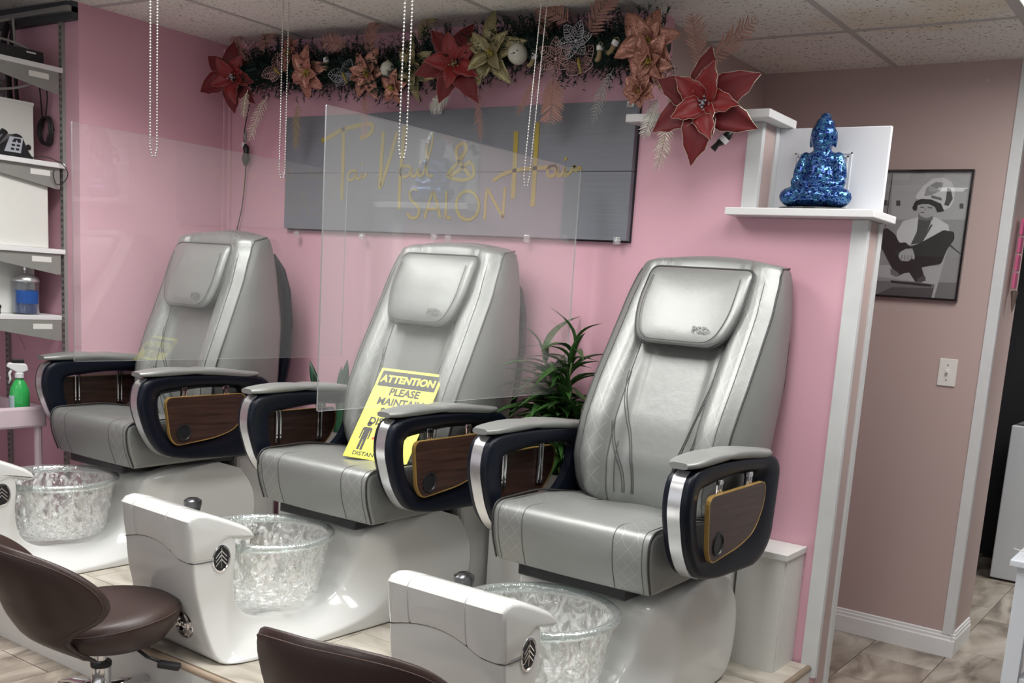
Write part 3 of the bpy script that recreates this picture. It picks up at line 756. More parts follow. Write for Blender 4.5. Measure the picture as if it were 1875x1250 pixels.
    tube(bm,[hmap(u*1.006,1.46+(v-1.46)*1.01,.046) for u,v in out]+[hmap(out[0][0]*1.006,1.46+(out[0][1]-1.46)*1.01,.046)],.0036,6); obj('headrest_piping',bm,PIPE,hr,smooth=True)
    bm=B(); inn=[(u*.86,1.455+(v-1.455)*.86) for u,v in out if v<1.575]; i0=max(range(len(inn)),key=lambda i:0 if i==0 else math.dist(inn[i],inn[i-1])); inn=inn[i0:]+inn[:i0]
    tube(bm,[hmap(u,v,.0755) for u,v in inn],.0018,5); obj('headrest_stitching',bm,STITCH,hr,smooth=True)
    # embossed letters
    p0=Vector(hmap(.085,1.372,.0815)); p1=Vector(hmap(.085,1.40,.0815))
    text('embossed_letters','PSD',.032,EMB,hr,p0,(1,0,0),p1-p0,.0010,'CENTER',.0003,1.15)
    # dark shell behind
    bm=B(); rg=[]
    for z,w,y0,y1 in ((.62,.18,3.22,3.30),(.8,.22,3.28,3.36),(1.0,.255,3.33,3.425),(1.2,.27,3.38,3.458),(1.35,.265,3.40,3.468),(1.45,.24,3.41,3.465),(1.52,.19,3.42,3.45)):
        rr=[]
        for k in range(24):
            a=2*PI*k/24; ca,sa=math.cos(a),math.sin(a)
            u=math.copysign(abs(ca)**.6,ca); v=math.copysign(abs(sa)**.8,sa)
            rr.append(Lc((u*(w+.012),(y0+y1)/2+v*(y1-y0)/2,z)))
        rg.append(rr)
    rings_mesh(bm,rg); obj('back_shell',bm,NAVY,R,smooth=True)
    # ---- arms
    for s in (-1,1):
        xin,xout=.312,.400
        outer=roundpoly([(2.512,.998),(2.490,.90),(2.538,.76),(2.605,.678),(2.74,.652),(3.06,.640),(3.16,.70),(3.175,.96),(3.12,1.0),(2.80,1.014),(2.60,1.014)],[.05,.10,.10,.07,.06,.10,.08,.06,.04,.1,.05],5)
        inner=roundpoly([(2.597,.935),(2.600,.84),(2.640,.750),(2.75,.735),(2.93,.765),(3.01,.84),(3.03,.945),(2.84,.960)],[.03,.05,.05,.05,.07,.07,.04,.1],5)
        # ring solid: side faces as strips from outer loop to inner loop
        bm=B(); no,ni=len(outer),len(inner)
        def resample(poly,n):
            P=[Vector(p) for p in poly]; P.append(P[0]); L=[0]
            for a,b in zip(P[:-1],P[1:]): L.append(L[-1]+(b-a).length)
            out=[]
            c0=Vector((2.80,.83))
            return P,L,c0
        def byangle(poly,n):
            P=[Vector(p) for p in poly]; c0=Vector((2.81,.835)); out=[]
            for k in range(n):
                a=2*PI*k/n; d=Vector((math.cos(a),math.sin(a)*.62)).normalized(); best=None
                for i in range(len(P)):
                    p=P[i]-c0; q=P[(i+1)%len(P)]-c0; e=q-p
                    den=d.x*e.y-d.y*e.x
                    if abs(den)<1e-12: continue
                    t=(p.x*e.y-p.y*e.x)/den; u=(p.x*d.y-p.y*d.x)/den
                    if t>0 and -1e-6<=u<=1+1e-6 and (best is None or t>best): best=t
                out.append(c0+d*best)
            return out
        n=72; O=byangle(outer,n); I=byangle(inner,n)
        loops=[]
        def lp(f,x): loops.append([bm.verts.new(Lc((s*x,O[k].x*(1-f)+I[k].x*f,O[k].y*(1-f)+I[k].y*f))) for k in range(n)])
        # cross-section around the frame: outer edge -> outer face -> hole edge -> inner face
        sec=[(0,xin+.015),(0,xout-.015),(.03,xout-.006),(.10,xout-.001),(.2,xout),(.62,xout-.004),(.80,xout-.018),(1.0,xout-.034),(1.0,xin+.024),(.85,xin+.012),(.6,xin+.002),(.2,xin),(.10,xin+.001),(.03,xin+.006)]
        for f,x in sec: lp(f,x)
        m=len(loops)
        for i in range(m):
            a,b=loops[i],loops[(i+1)%m]
            for k in range(n): bm.faces.new((a[k],a[(k+1)%n],b[(k+1)%n],b[k]))
        A=obj('armrest',bm,NAVY,R,auto=50)
        # aluminium band on the front edge
        idx=[k for k in range(n) if O[k].x<2.66 and O[k].y<1.003]; idx.sort(key=lambda k:-O[k].y)
        seq=[O[k] for k in idx]
        bm=B(); ctr=Vector((2.81,.835)); rr=[]
        for p in seq:
            d=(p-ctr).normalized(); q=p+d*.003; q2=p-d*.004
            rr.append([Lc((s*(xin+.024),q.x,q.y)),Lc((s*(xout-.024),q.x,q.y)),Lc((s*(xout-.024),q2.x,q2.y)),Lc((s*(xin+.024),q2.x,q2.y))])
        rings_mesh(bm,rr); obj('metal_band',bm,ALU,A,auto=40)
        # leather pad
        bm=B(); rg=[]
        for i in range(19):
            t=i/18; y=2.505+t*.600; z=1.008+.014*math.sin(PI*min(1,t*1.15))-.012*t; hh=.034*(.55+.45*min(1,math.sin(PI*min(1,max(.02,t*4)/2 if t<.5 else (1-t)*4/2 if (1-t)*4<1 else .5))))
            e=min(1,min(t,1-t)*9+.35); w=.050*e**.5
            r=[]
            for k in range(20):
                a=2*PI*k/20; ca,sa=math.cos(a),math.sin(a)
                r.append(Lc((s*.354+math.copysign(abs(ca)**.6,ca)*w,y,z+.012+math.copysign(abs(sa)**.7,sa)*hh*.5)))
            rg.append(r)
        rings_mesh(bm,rg); obj('arm_pad',bm,LEAP,A,auto=60)
        # swing tray on the outer side
        tp=roundpoly([(2.602,.925),(3.005,.928),(3.012,.86),(2.96,.775),(2.86,.745),(2.655,.722),(2.625,.76)],[.035,.03,.05,.06,.08,.03,.06],5)
        bm=B(); extr(bm,tp,lambda u,v,w:Lc((s*w,u,v)),[(.402,0),(.414,0)]); tr=obj('tray',bm,WOOD,R)
        bm=B(); loop=[Lc((s*.398,u,v)) for u,v in tp]; loop.append(loop[0])
        rg=[]
        cT=Vector((2.80,.83))
        for u,v in tp+[tp[0]]:
            d=(Vector((u,v))-cT).normalized(); q=Vector((u,v))+d*.0035; p_=Vector((u,v))-d*.001
            rg.append([Lc((s*.401,p_.x,p_.y)),Lc((s*.401,q.x,q.y)),Lc((s*.415,q.x,q.y)),Lc((s*.415,p_.x,p_.y))])
        rings_mesh(bm,rg,caps=False); obj('tray_edge',bm,BRASS,tr)
        bm=B(); lathe(bm,[(.036,.0),(.0365,.003),(.031,.004),(.029,.001),(.028,-.006),(0,-.008)],26)
        for v in bm.verts: x,y,z=v.co; v.co=Lc((s*(.4145+z),2.690+x,.775+y))
        obj('cup_ring',bm,BLACK,tr,auto=40)
        for yy in (2.70,2.915):
            bm=B(); 
            for d in (-.009,.009): tube(bm,[Lc((s*.396,yy+d,.965)),Lc((s*.396,yy+d,.80))],.0055,8)
            a_=Lc((0,yy-.014,.95)); box(bm,s*.396-.005,s*.396+.005,a_[1],a_[1]+.028,a_[2],a_[2]+.012)
            obj('tray_hook',bm,CHROME,tr)
    return R
M_DK=M('dark_chrome',(.08,.08,.085),.2,metal=.8,var=.05)
EMB=M('embossed_leather',(.17,.175,.17),.45,metal=.3,var=.03)
ch3=make_chair('silver leather pedicure chair at the right end, beside the white cabinet, nothing on its seat')
def cp(src,label):
    c=copytree(src); c['label']=label; return c
ch2=cp(ch3,'silver leather pedicure chair in the middle, with the yellow notice on its seat')
ch1=cp(ch3,'silver leather pedicure chair farthest left, next to the shelves and the pink cart')
ch3.location.x=-1.612; ch2.location.x=-2.738; ch1.location.x=-4.064; ch1.location.y-=.055
def tub_offset(ch,dx,rz):   # the tub and its seat swivel a little against each other
    for c in D.objects:
        if c.parent==ch and c.name.split('.')[0] in ('tub_shell','footrest','medallion','jet_plate','spray_head','glass_bowl'):
            c.matrix_local=Matrix.Translation((dx,0,0))@Matrix.Rotation(rz,4,'Z')
tub_offset(ch2,-.072,-.05); tub_offset(ch1,-.01,-.035)
def lean(ch,ang,dy=0,sh=0):
    # recline setting of this chair's back
    P=Vector((0,3.25-OY,.72-OZ))
    Mx=Matrix.Translation(P+Vector((0,dy,0)))@Matrix.Rotation(ang,4,'X')@Matrix.Translation(-P)
    for c in D.objects:
        if c.parent==ch and c.name.split('.')[0] in ('backrest','headrest','back_shell'): c.matrix_local=Mx@Matrix.Translation((0,sh if c.name.startswith('back_shell') else 0,0))
lean(ch2,.10,.0,.030); lean(ch1,.19,.0,.055)

# ------------------------------------------------------------------ yellow notice leaning on the middle chair
BL=Vector((-2.760,2.689,.806)); TL=Vector((-2.800,2.925,1.129)); TR=Vector((-2.528,2.978,1.132))
uy=(TL-BL).normalized(); ux=(TR-TL); ux=(ux-uy*ux.dot(uy)).normalized(); uz=ux.cross(uy); HS=(TL-BL).length; WS=.281
S=root('notice_board','yellow ATTENTION notice about distance, leaning on the middle chair','sign',BL)
S.matrix_world=Matrix(((ux.x,uy.x,uz.x,BL.x),(ux.y,uy.y,uz.y,BL.y),(ux.z,uy.z,uz.z,BL.z),(0,0,0,1)))
boxo('panel',0,WS,0,HS,-.003,0,YELLOW,S,.0008)
boxo('header_band',.012,WS-.012,HS-.082,HS-.012,0,.0006,INK,S)
def stxt(nm,s,x,y,size,mat,z=.0008,sx=1,bold=.0012): return text(nm,s,size,mat,S,(x,y,z),(1,0,0),(0,1,0),.0003,'CENTER',bold,sx)
YI=YELLOW
stxt('lettering','ATTENTION',WS/2,HS-.062,.044,YI,.0012,.98,.0016)
for i,(s_,z_) in enumerate((('PLEASE',.118),('MAINTAIN',.163),('SOCIAL',.208),('DISTANCE',.253))):
    stxt('lettering',s_,WS/2+.006,HS-z_,.044,INK,.0006,.98,.0014)
stxt('lettering','DISTANCE FROM',WS/2+.0,.012,.0235,INK,.0006,1.18,.0005)
bm=B(); lathe(bm,[(0,0),(.0115,0),(.0115,.0007),(0,.0007)],18,(.056,.149,.0002))
for (x0,x1,y0,y1) in ((.036,.076,.085,.133),):
    pass
def flat(bm,poly,z0=0,z1=.0007):
    a=[bm.verts.new((x,y,z0)) for x,y in poly]; b=[bm.verts.new((x,y,z1)) for x,y in poly]
    bm.faces.new(a[::-1]); bm.faces.new(b); n=len(poly)
    for k in range(n): bm.faces.new((a[k],a[(k+1)%n],b[(k+1)%n],b[k]))
flat(bm,roundpoly([(.034,.082),(.034,.134),(.078,.134),(.078,.082),(.072,.082),(.071,.120),(.069,.120),(.069,.035),(.058,.035),(.057,.080),(.055,.080),(.054,.035),(.043,.035),(.043,.120),(.041,.120),(.040,.082)],[.002,.010,.010,.002,.002,0.0005,.0005,.003,.003,.001,.001,.003,.003,.0005,.0005,.002],2))
obj('person_symbol',bm,INK,S)
bm=B(); flat(bm,[(.086,.090),(.100,.097),(.100,.092),(.150,.092),(.150,.088),(.100,.088),(.100,.083)]); obj('arrow_symbol',bm,REDINK,S)

# ------------------------------------------------------------------ wall sign with script lettering
SX0,SX1,SZ0,SZ1=-3.997,-2.044,.206+1.477,.728+1.477
R=root('salon_sign','grey two-board wall sign with gold salon lettering under the garland','sign',(0,YB,0))
zm=(SZ0+SZ1)/2
boxo('board',SX0,SX1,-.030,-.004,zm+.001,SZ1,SIGNG,R,.001); boxo('board',SX0,SX1,-.030,-.004,SZ0,zm-.001,SIGNG,R,.001)
boxo('backing',SX0-.004,SX1+.006,-.004,0,SZ0-.006,SZ1+.002,M('dark_sign_backing',(.035,.025,.035),.6,var=.1),R)
def sp(px,py):
    p=at(px,py,1,YB-.03); return (p.x,p.z)
def z1(x,y): return sp(570+x*.17603,200+y*.176)     # traced letter shapes -> metres on the board
def z2(x,y): return sp(810+x*.17601,200+y*.176)
def curve(P,sub=5): return catmull(P,sub)
LT=B()
def st(P,w=.016,sub=5):
    stroke(LT,curve(P,sub) if len(P)>2 else P,w,-.0325,-.0302)
def done():
    global LT
    obj('gold_letter',LT,GOLD,R); LT=B()
st([z1(110,330),z1(200,285),z1(320,215),z1(450,180),z1(590,150),z1(645,175),z1(625,240),z1(570,280),z1(510,300)],.020)
st([z1(338,190),z1(332,560),z1(320,940)],.020); done()
st([z1(470,645),z1(420,640),z1(385,690),z1(395,735),z1(440,725),z1(470,660),z1(470,715),z1(505,715),z1(535,670),z1(530,710),z1(560,700),z1(580,660)],.011)
st([z1(530,560),z1(542,580)],.011)
done()
st([z1(750,230),z1(735,500),z1(712,830)],.020)
st([z1(895,235),z1(830,480),z1(780,640),z1(730,800)],.018)
st([z1(975,170),z1(940,560),z1(920,800),z1(915,1040)],.018); done()
st([z1(1040,600),z1(975,590),z1(930,640),z1(950,700),z1(1010,690),z1(1045,620),z1(1045,690),z1(1085,690),z1(1120,620),z1(1120,690),z1(1160,680),z1(1200,560),z1(1250,400),z1(1265,270),z1(1235,270),z1(1205,420),z1(1200,600),z1(1215,690),z1(1270,690)],.012)
st([z1(1135,545),z1(1150,560)],.012); done()
st([z2(300,540),z2(215,600),z2(150,650),z2(60,700),z2(85,640),z2(160,560),z2(240,440),z2(245,370),z2(200,360),z2(155,400),z2(150,480),z2(190,570),z2(250,640),z2(290,700)],.016)
st([z2(300,560),z2(325,600),z2(325,690),z2(260,730),z2(190,735),z2(80,715)],.014); done()
st([z2(770,230),z2(755,600),z2(735,930)],.022)
st([z2(993,135),z2(965,600),z2(940,1010)],.022)
st([z2(530,745),z2(610,690),z2(740,640),z2(900,618),z2(1080,605),z2(1200,590)],.016); done()
st([z2(1190,590),z2(1130,590),z2(1095,640),z2(1110,695),z2(1170,680),z2(1200,600),z2(1205,690),z2(1245,680),z2(1280,610),z2(1280,690),z2(1330,660),z2(1370,600),z2(1375,590),z2(1385,640),z2(1430,610),z2(1440,640)],.013)
st([z2(1280,510),z2(1290,525)],.018); done()
# SALON
st([z1(1105,845),z1(1060,830),z1(1025,870),z1(1040,940),z1(1100,1000),z1(1125,1060),z1(1100,1120),z1(1040,1130),z1(1000,1080)],.012); done()
st([z1(1180,1130),z1(1225,980),z1(1270,850)],.012); st([z1(1270,850),z1(1310,980),z1(1345,1130)],.012); st([z1(1215,1035),z1(1325,1035)],.011); done()
st([z1(1410,850),z1(1400,1135)],.012); st([z1(1400,1130),z2(95,1130)],.012); done()
oc=[z2(265+118*math.cos(a),1000+150*math.sin(a)) for a in [2*PI*k/24 for k in range(25)]]
st(oc,.013,1); done()
st([z2(465,820),z2(440,1150)],.013); st([z2(470,830),z2(640,1140)],.013); st([z2(655,810),z2(630,1130)],.013); done()
for (px,py) in ((545,428),(665,432),(797,433),(823,436),(967,436),(1132,440),(808,203),(1157,190)):
    p=at(px,py,1,YB-.03); bm=B(); box(bm,p.x-.014,p.x+.014,-.046,-.031,p.z-.016,p.z+.012,0,.003)
    o=obj('clip',bm,CLIP,R)
    bm=B(); lathe(bm,[(0,-.049),(.0045,-.049),(.0045,-.031),(0,-.031)],10)
    for v in bm.verts: x,y,z=v.co; v.co=(p.x+x,z,p.z-.002+y)
    obj('screw',bm,CHROME,o)

# ------------------------------------------------------------------ hanging acrylic screens and bead chains
def screen(X,label,y0,y1,z0,z1):
    R=root('acrylic_screen',label,'screen',(X,y0,z0),group='acrylic screens hung between the chairs')
    bm=B(); poly=roundpoly([(0,0),(y1-y0,0),(y1-y0,z1-z0),(0,z1-z0)],.004,2)
    extr(bm,poly,lambda u,v,w:(w,u,v),[(-.0025,0),(.0025,0)])
    bm.faces.ensure_lookup_table()
    for f in bm.faces: f.material_index=0 if len(f.verts)>4 else 1
    o=obj('sheet',bm,[ACRY if X<-3 else ACRY2,ACRYE],R)
    return R
s2=screen(-2.2,'clear acrylic screen hung on chains beside the middle chair, in front of the sign',2.035,3.33,1.082,1.936)
s1=screen(-3.45,'clear acrylic screen hung on chains between the left and middle chairs',2.035,3.33,1.105,1.930)
def chain(X,y,zb,ytop,label):
    R=root('bead_chain',label,'chain',(X,y,zb),group='bead chains holding the acrylic screens')
    zt=HC(X)+.0-zb; bm=B(); me=None
    L=math.hypot(zt,ytop-y); n=int(L/.0105)
    bb=B(); bmesh.ops.create_icosphere(bb,subdivisions=1,radius=.0036)
    bv=[v.co.copy() for v in bb.verts]; bf=[[v.index for v in f.verts] for f in bb.faces]; bb.free()
    V=[];Fs=[]
    for s in (-1,1):
        for i in range(n+1):
            t=i/n; sp_=.0115 if i>3 else .003+.0028*i
            c=Vector((s*.004,(ytop-y)*t+s*sp_,zt*t))
            b0=len(V)
            for v in bv: V.append(c+v)
            for f in bf: Fs.append([b0+q for q in f])
    me=D.meshes.new('bead_strand'); me.from_pydata([tuple(v) for v in V],[],Fs); me.materials.append(STEEL)
    for p in me.polygons: p.use_smooth=True
    o=D.objects.new('bead_strand',me); link(o,R); o['kind']='stuff'
    bm=B()
    for s in (-1,1): tube(bm,[(s*.004,s*.003,0),(s*.004,s*.0115,.03),(s*.004,(ytop-y)+s*.0115,zt)],.0011,5)
    obj('chain_core',bm,STEEL,R)
    return R
chain(-3.45,2.352,1.86,2.352,'farthest left bead chain, in front of the plain pink left wall')
chain(-3.45,2.958,1.86,2.958,'second bead chain from the left, in front of the back corner and garland end')
chain(-2.2,2.346,1.838,2.346,'third bead chain from the left, in front of the sign and its lettering')
chain(-2.2,2.985,1.834,3.03,'farthest right bead chain, slanting before the right half of the sign')

# ------------------------------------------------------------------ shelves on the left
WY=YS; SXR=-4.575
def sh(label,z,yf,extra=0):
    R=root('bracket_shelf',label,'shelf',(SXR,WY,z))
    boxo('board',-1.3,0+extra,-(WY-yf),-.012,-.022,0,WHITE,R,.002)
    bm=B(); bp=[(-.03,-.022),(-.03,-.115),(-.05,-.115),(-(WY-yf)+.02,-.045),(-(WY-yf)+.005,-.022)]
    extr(bm,bp,lambda u,v,w:(w,u,v),[(-.012,0),(-.006,0)]); b=obj('bracket',bm,GREYM,R)
    bm=B(); box(bm,-.0058,-.005,-.165,-.075,-.062,-.038); for_=[0]
    lb=obj('bracket_label',bm,CARDW,b); 
    return R
sh('white shelf at the top left, holding the black recorder box',2.300,2.21)
sh('white shelf second from the top at the left, under the desk phone',1.884,2.19,.012)
sh('white shelf third from the top at the left, under the big white box',1.501,2.2,.004)
sh('lowest white shelf at the left, under the blue jar',1.197,2.19,-.03)
def upright(x,label,z0,z1):
    bm=B(); box(bm,-.013,.013,-.016,0,0,z1-z0)
    R=root('shelf_upright',label,'shelf rail',(x,WY,z0)); obj('rail',bm,GREYM,R)
    bm=B(); k=0
    z=.03
    while z<z1-z0-.03:
        for s in (-1,1): box(bm,s*.005-.002,s*.005+.002,-.0166,-.0158,z,z+.014)
        z+=.028
    obj('slots',bm,BLACK,R)['kind']='stuff'
upright(-4.590,'grey slotted shelf rail on the pink wall, right end of the shelves',.42,2.50)
upright(-5.10,'grey slotted shelf rail at the left edge, below the lowest shelf',.42,2.50)
DKT=M('dark_painted_soffit',(.05,.055,.06),.5,var=.1)
struct('trim_11',box(B(),-6,XL-.002,WY-.03,WY,2.497,2.60),DKT)
struct('trim_12',box(B(),-6,XL-.002,WY-.05,WY,2.528,2.550),GREYM)
# recorder
R=root('recorder_box','flat black electronic recorder box on the top shelf','electronics',(-4.60,2.2,2.300))
boxo('case',-.30,0,0,.388,.004,.052,BLACK,R,.003); boxo('badge',0,.0006,.31,.352,.036,.042,CARDW,R)
for (x,y) in ((-.03,.03),(-.27,.03),(-.03,.35),(-.27,.35)): boxo('foot',x-.012,x+.012,y-.012,y+.012,0,.005,RUB,R)
# white boxes
def wbox(label,x1,y0,y1,z0,z1,knob=None,dots=None,w=.3,cat='box',nm='storage_box'):
    R=root(nm,label,cat,(x1,y0,z0)); boxo('body',-w,0,0,y1-y0,0,z1-z0,CARDW,R,.004)
    boxo('lid',-w-.002,.002,-.002,y1-y0+.002,z1-z0-.012,z1-z0+.003,CARDW,R,.002)
    if knob:
        bm=B(); lathe(bm,[(0,0),(.012,0),(.012,.004),(.009,.007),(0,.007)],16)
        for v in bm.verts: x,y,z=v.co; v.co=(z,knob[0]-y0+x,knob[1]-z0+y)
        obj('round_knob',bm,BLACK,R)
    for d in dots or ():
        bm=B(); lathe(bm,[(0,0),(.005,0),(.005,.003),(0,.003)],12)
        for v in bm.verts: x,y,z=v.co; v.co=(z,d[0]-y0+x,d[1]-z0+y)
        obj('rivet',bm,GREYM,R)
    return R
wbox('pale metal cabinet box with a black round knob, behind the desk phone',-4.70,2.10,2.592,1.884,2.14,knob=(2.565,1.945),w=.35)
wbox('big white board box on the third shelf with two small rivets',-4.60,2.12,2.598,1.501,1.852,dots=((2.31,1.575),(2.36,1.573)),w=.35)
wbox('white box standing behind the blue jar on the lowest shelf',-4.70,2.15,2.585,1.197,1.45,w=.35)
wbox('dark shallow case at the left of the lowest shelf beside the blue jar',-4.62,2.12,2.385,1.197,1.235,w=.2,cat='case',nm='dark_case')
for o in D.objects:
    if o.parent and o.parent.name.startswith('dark_case') and o.type=='MESH': 
        o.data=o.data.copy(); o.data.materials.clear(); o.data.materials.append(BLACK)
# desk phone
R=root('desk_phone','black desk phone with a grey keypad panel on the second shelf','phone',(-4.615,2.475,1.884))
def slab(P0,w,h,t): pass
bm=B(); ph=roundpoly([(-.105,0),(.075,0),(.045,.035),(.018,.098),(-.01,.105),(-.095,.035)],[.006,.006,.02,.012,.008,.012],3)
extr(bm,[(u,v) for u,v in ph],lambda u,v,w:(w,u,v),[(-.075,0),(-.003,0),(0,.004)]); obj('phone_body',bm,BLACK,R)
bm=B(); kp=[(-.064,.022),(.008,.022),(.020,.088),(-.038,.088)]
extr(bm,kp,lambda u,v,w:(w,u,v),[(.0002,0),(.004,0)]); kpd=obj('keypad_panel',bm,M('grey_keypad',(.40,.42,.47),.4,var=.05),R)
for i in range(3):
    for j in range(2): boxo('phone_key',.004,.006,-.036+.022*j+i*.004,-.022+.022*j+i*.004,.032+.017*i,.040+.017*i,BLACK,kpd)
boxo('display',.004,.0055,-.022,.008,.074,.082,BLACK,kpd)
bm=B(); tube(bm,[(.012,-.128,.012),(.016,-.112,.04),(.018,-.090,.075),(.016,-.068,.105)],[.016,.0125,.0125,.016],10); obj('handset',bm,BLACK,R,smooth=True)
# coil of cable and loose cables
def coil(n,label,c,rad,turns,r,m,grp=None):
    P=[]
    for i in range(turns*28):
        a=2*PI*i/28; k=i/28/turns
        P.append((rad*(1+.04*math.sin(k*5))*math.cos(a)*.78,-.010-.022*k-.003*math.sin(a*2+k*9),rad*(1+.04*math.cos(k*4))*math.sin(a)))
    bm=B(); tube(bm,P,r,6); o=obj('cable_loop',bm,m,None,smooth=True); R=root(n,label,'cable',c); o.parent=R
    bm=B(); tube(bm,[(-.03,-.02,rad*1.0),(-.045,-.018,rad+.09),(-.075,-.015,rad+.24)],r*.8,6); tube(bm,[(.0,-.02,rad*1.0),(.012,-.018,rad+.08),(-.012,-.014,rad+.20)],r*.7,6)
    bm2=bm; obj('cable_tail',bm2,m,R,smooth=True)
coil('cable_coil','black coiled cable hanging on the pink wall beside the white cabinet box',(-4.70,WY-.004,2.03),.062,7,.0045,CORD)
def cable(name,label,P,r,m,sub=6,cat='cable',grp=None):
    bm=B(); o0=Vector(P[0]); tube(bm,[Vector(p)-o0 for p in catmull([tuple(p) for p in P],sub)],r,7); o=obj(name,bm,m,None,smooth=True); o.location=o0; tag(o,label,cat,grp); return o
cable('grey_cable','thick grey cable looping down from the ceiling to the recorder box',[(-4.80,2.55,2.50),(-4.84,2.42,2.44),(-4.80,2.40,2.41),(-4.70,2.50,2.385),(-4.64,2.56,2.352)],.006,CORDW)
cable('grey_cable','straight grey cable hanging behind the recorder box',[(-4.78,2.55,2.50),(-4.79,2.56,2.42),(-4.80,2.57,2.33)],.006,CORDW)
cable('grey_cable','pale cable sagging under the top shelf above the white cabinet box',[(-4.80,2.12,2.165),(-4.78,2.30,2.165),(-4.72,2.46,2.18),(-4.68,2.56,2.215),(-4.68,2.62,2.27)],.006,CORDW)
for i,(x,y) in enumerate(((-4.86,2.60),(-4.89,2.58),(-4.93,2.61))):
    cable('black_cable',('dark cable hanging behind the shelves, right one of its bundle','dark cable hanging behind the shelves, middle one of its bundle','dark cable hanging behind the shelves, left one of its bundle')[i],[(x,y,2.5),(x+.02,y-.03,2.42),(x-.015,y,2.36),(x,y+.01,2.05)],.009,CORD,grp='dark cable bundle at the shelf wall')
cable('phone_cable','thin black cord looping over the right end of the phone shelf',[(-4.62,2.52,1.892),(-4.59,2.58,1.905),(-4.566,2.62,1.892),(-4.545,2.66-.02,1.875),(-4.535,2.655,1.84),(-4.545,2.64,1.80),(-4.57,2.62,1.79),(-4.56,2.60,1.83),(-4.548,2.60,1.85)],.0022,CORD)
cable('loose_wire','thin grey wire hanging from the lowest shelf at the left edge',[tuple(at(x,y,1,WY-.02)) for x,y in ((16,582),(24,597),(34,615),(43,632),(45,640))],.0016,CORDW)
# jar
R=root('disinfectant_jar','glass jar of blue disinfectant with a steel lid, on the lowest shelf','jar',(-4.66,2.52,1.197))
bm=B(); lathe(bm,[(0,.0),(.050,.0),(.055,.006),(.055,.140),(.054,.150),(.0525,.150),(.0525,.006),(0,.004)],28); obj('glass',bm,JARG,R,smooth=True)
bm=B(); lathe(bm,[(0,.006),(.052,.006),(.052,.112),(0,.112)],28); obj('liquid',bm,BLUEL,R,auto=40)
bm=B()
for k in range(13):
    a0=-1.25+1.9*k/13; a1=a0+1.9/13
    q=[(.0558*math.cos(a),.0558*math.sin(a),z) for a,z in ((a0,.05),(a1,.05),(a1,.108),(a0,.108))]
    bm.faces.new([bm.verts.new(v) for v in q])
obj('jar_label',bm,BLUELB,R)
bm=B(); lathe(bm,[(.057,.148),(.058,.156),(.052,.168),(.03,.180),(.008,.186),(.006,.198),(.011,.200),(.011,.212),(0,.214)],28); obj('lid',bm,ALU,R,auto=40)

# ------------------------------------------------------------------ pink cart with spray bottles
R=root('utility_cart','pale pink plastic utility cart at the left edge, holding spray bottles','cart',(-4.52,2.10,0))
bm=B(); box(bm,-.46,0,0,.435,.69,.787,0,.012)
bm.faces.ensure_lookup_table()
tf=[f for f in bm.faces if f.calc_center_median().z>.78 and f.calc_area()>.05]
bmesh.ops.inset_region(bm,faces=tf,thickness=.008,depth=0); 
for f in tf:
    for v in f.verts: v.co.z-=.05
obj('tray',bm,LILAC,R)
bm=B(); box(bm,-.46,0,0,.435,.20+.10,.20+.16,0,.01); obj('lower_tray',bm,LILAC,R)
for (x,y) in ((-.03,.405),(-.03,.03),(-.43,.405),(-.43,.03)):
    bm=B(); tube(bm,[(x,y,.02),(x,y,.70)],.017,10); l=obj('leg',bm,LILAC,R,smooth=False)
    bm=B(); lathe(bm,[(0,-.01),(.02,-.01),(.024,0),(.02,.01),(0,.01)],14)
    for v in bm.verts: a,b_,c=v.co; v.co=(x+c,y+a,.024+b_)
    obj('wheel',bm,RUB,l)
def spray(label,loc,rz,body,lab,h=.205,trig=WHITE,cap=None,grp=None):
    R=root('spray_bottle',label,'spray bottle',loc,rz)
    bm=B(); lathe(bm,[(0,0),(.036,0),(.040,.006),(.041,.10),(.036,.125),(.022,.155),(.015,.165),(.014,.18),(0,.18)],24,sx=1.05,sy=.72); obj('bottle',bm,body,R,auto=50)
    if lab:
        bm=B()
        for s in (-1,1):
            pass
        n=12
        for k in range(n):
            a0=-.95+1.9*k/n; a1=a0+1.9/n
            q=[(.0425*1.05*math.cos(a),.0425*.72*math.sin(a),z) for a,z in ((a0,.02),(a1,.02),(a1,.092),(a0,.092))]
            bm.faces.new([bm.verts.new(v) for v in q])
        obj('bottle_label',bm,lab,R)
    bm=B(); lathe(bm,[(0,.172),(.019,.172),(.019,.192),(.014,.196),(0,.196)],18); obj('collar',bm,trig,R)
    bm=B(); hp=roundpoly([(-.036,.205),(-.030,.236),(.045,.240),(.052,.222),(.030,.208),(.012,.196),(-.014,.196)],[.006,.012,.006,.006,.008,.004,.004],3)
    extr(bm,hp,lambda u,v,w:(u,w,v),[(-.013,.004),(-.010,0),(.010,0),(.013,.004)]); obj('spray_head',bm,trig,R)
    bm=B(); tube(bm,[(.028,0,.212),(.040,0,.19),(.036,0,.165),(.044,0,.145)],[.006,.006,.005,.004],8); obj('trigger',bm,trig,R,smooth=True)
    if cap: bm=B(); box(bm,-.02,.03,-.014,.014,.240,.256,0,.003); obj('cap',bm,cap,R)
    return R
spray('green liquid spray bottle with a white trigger on the pink cart',(-4.59,2.445,.742),-1.9,GREENB,LABELB,cap=BLACK)
b_=spray('dark bottle with a white trigger at the left edge of the pink cart',(-4.60,2.32,.742),.9,BRNB,None); b_.scale=(.8,.8,.78)

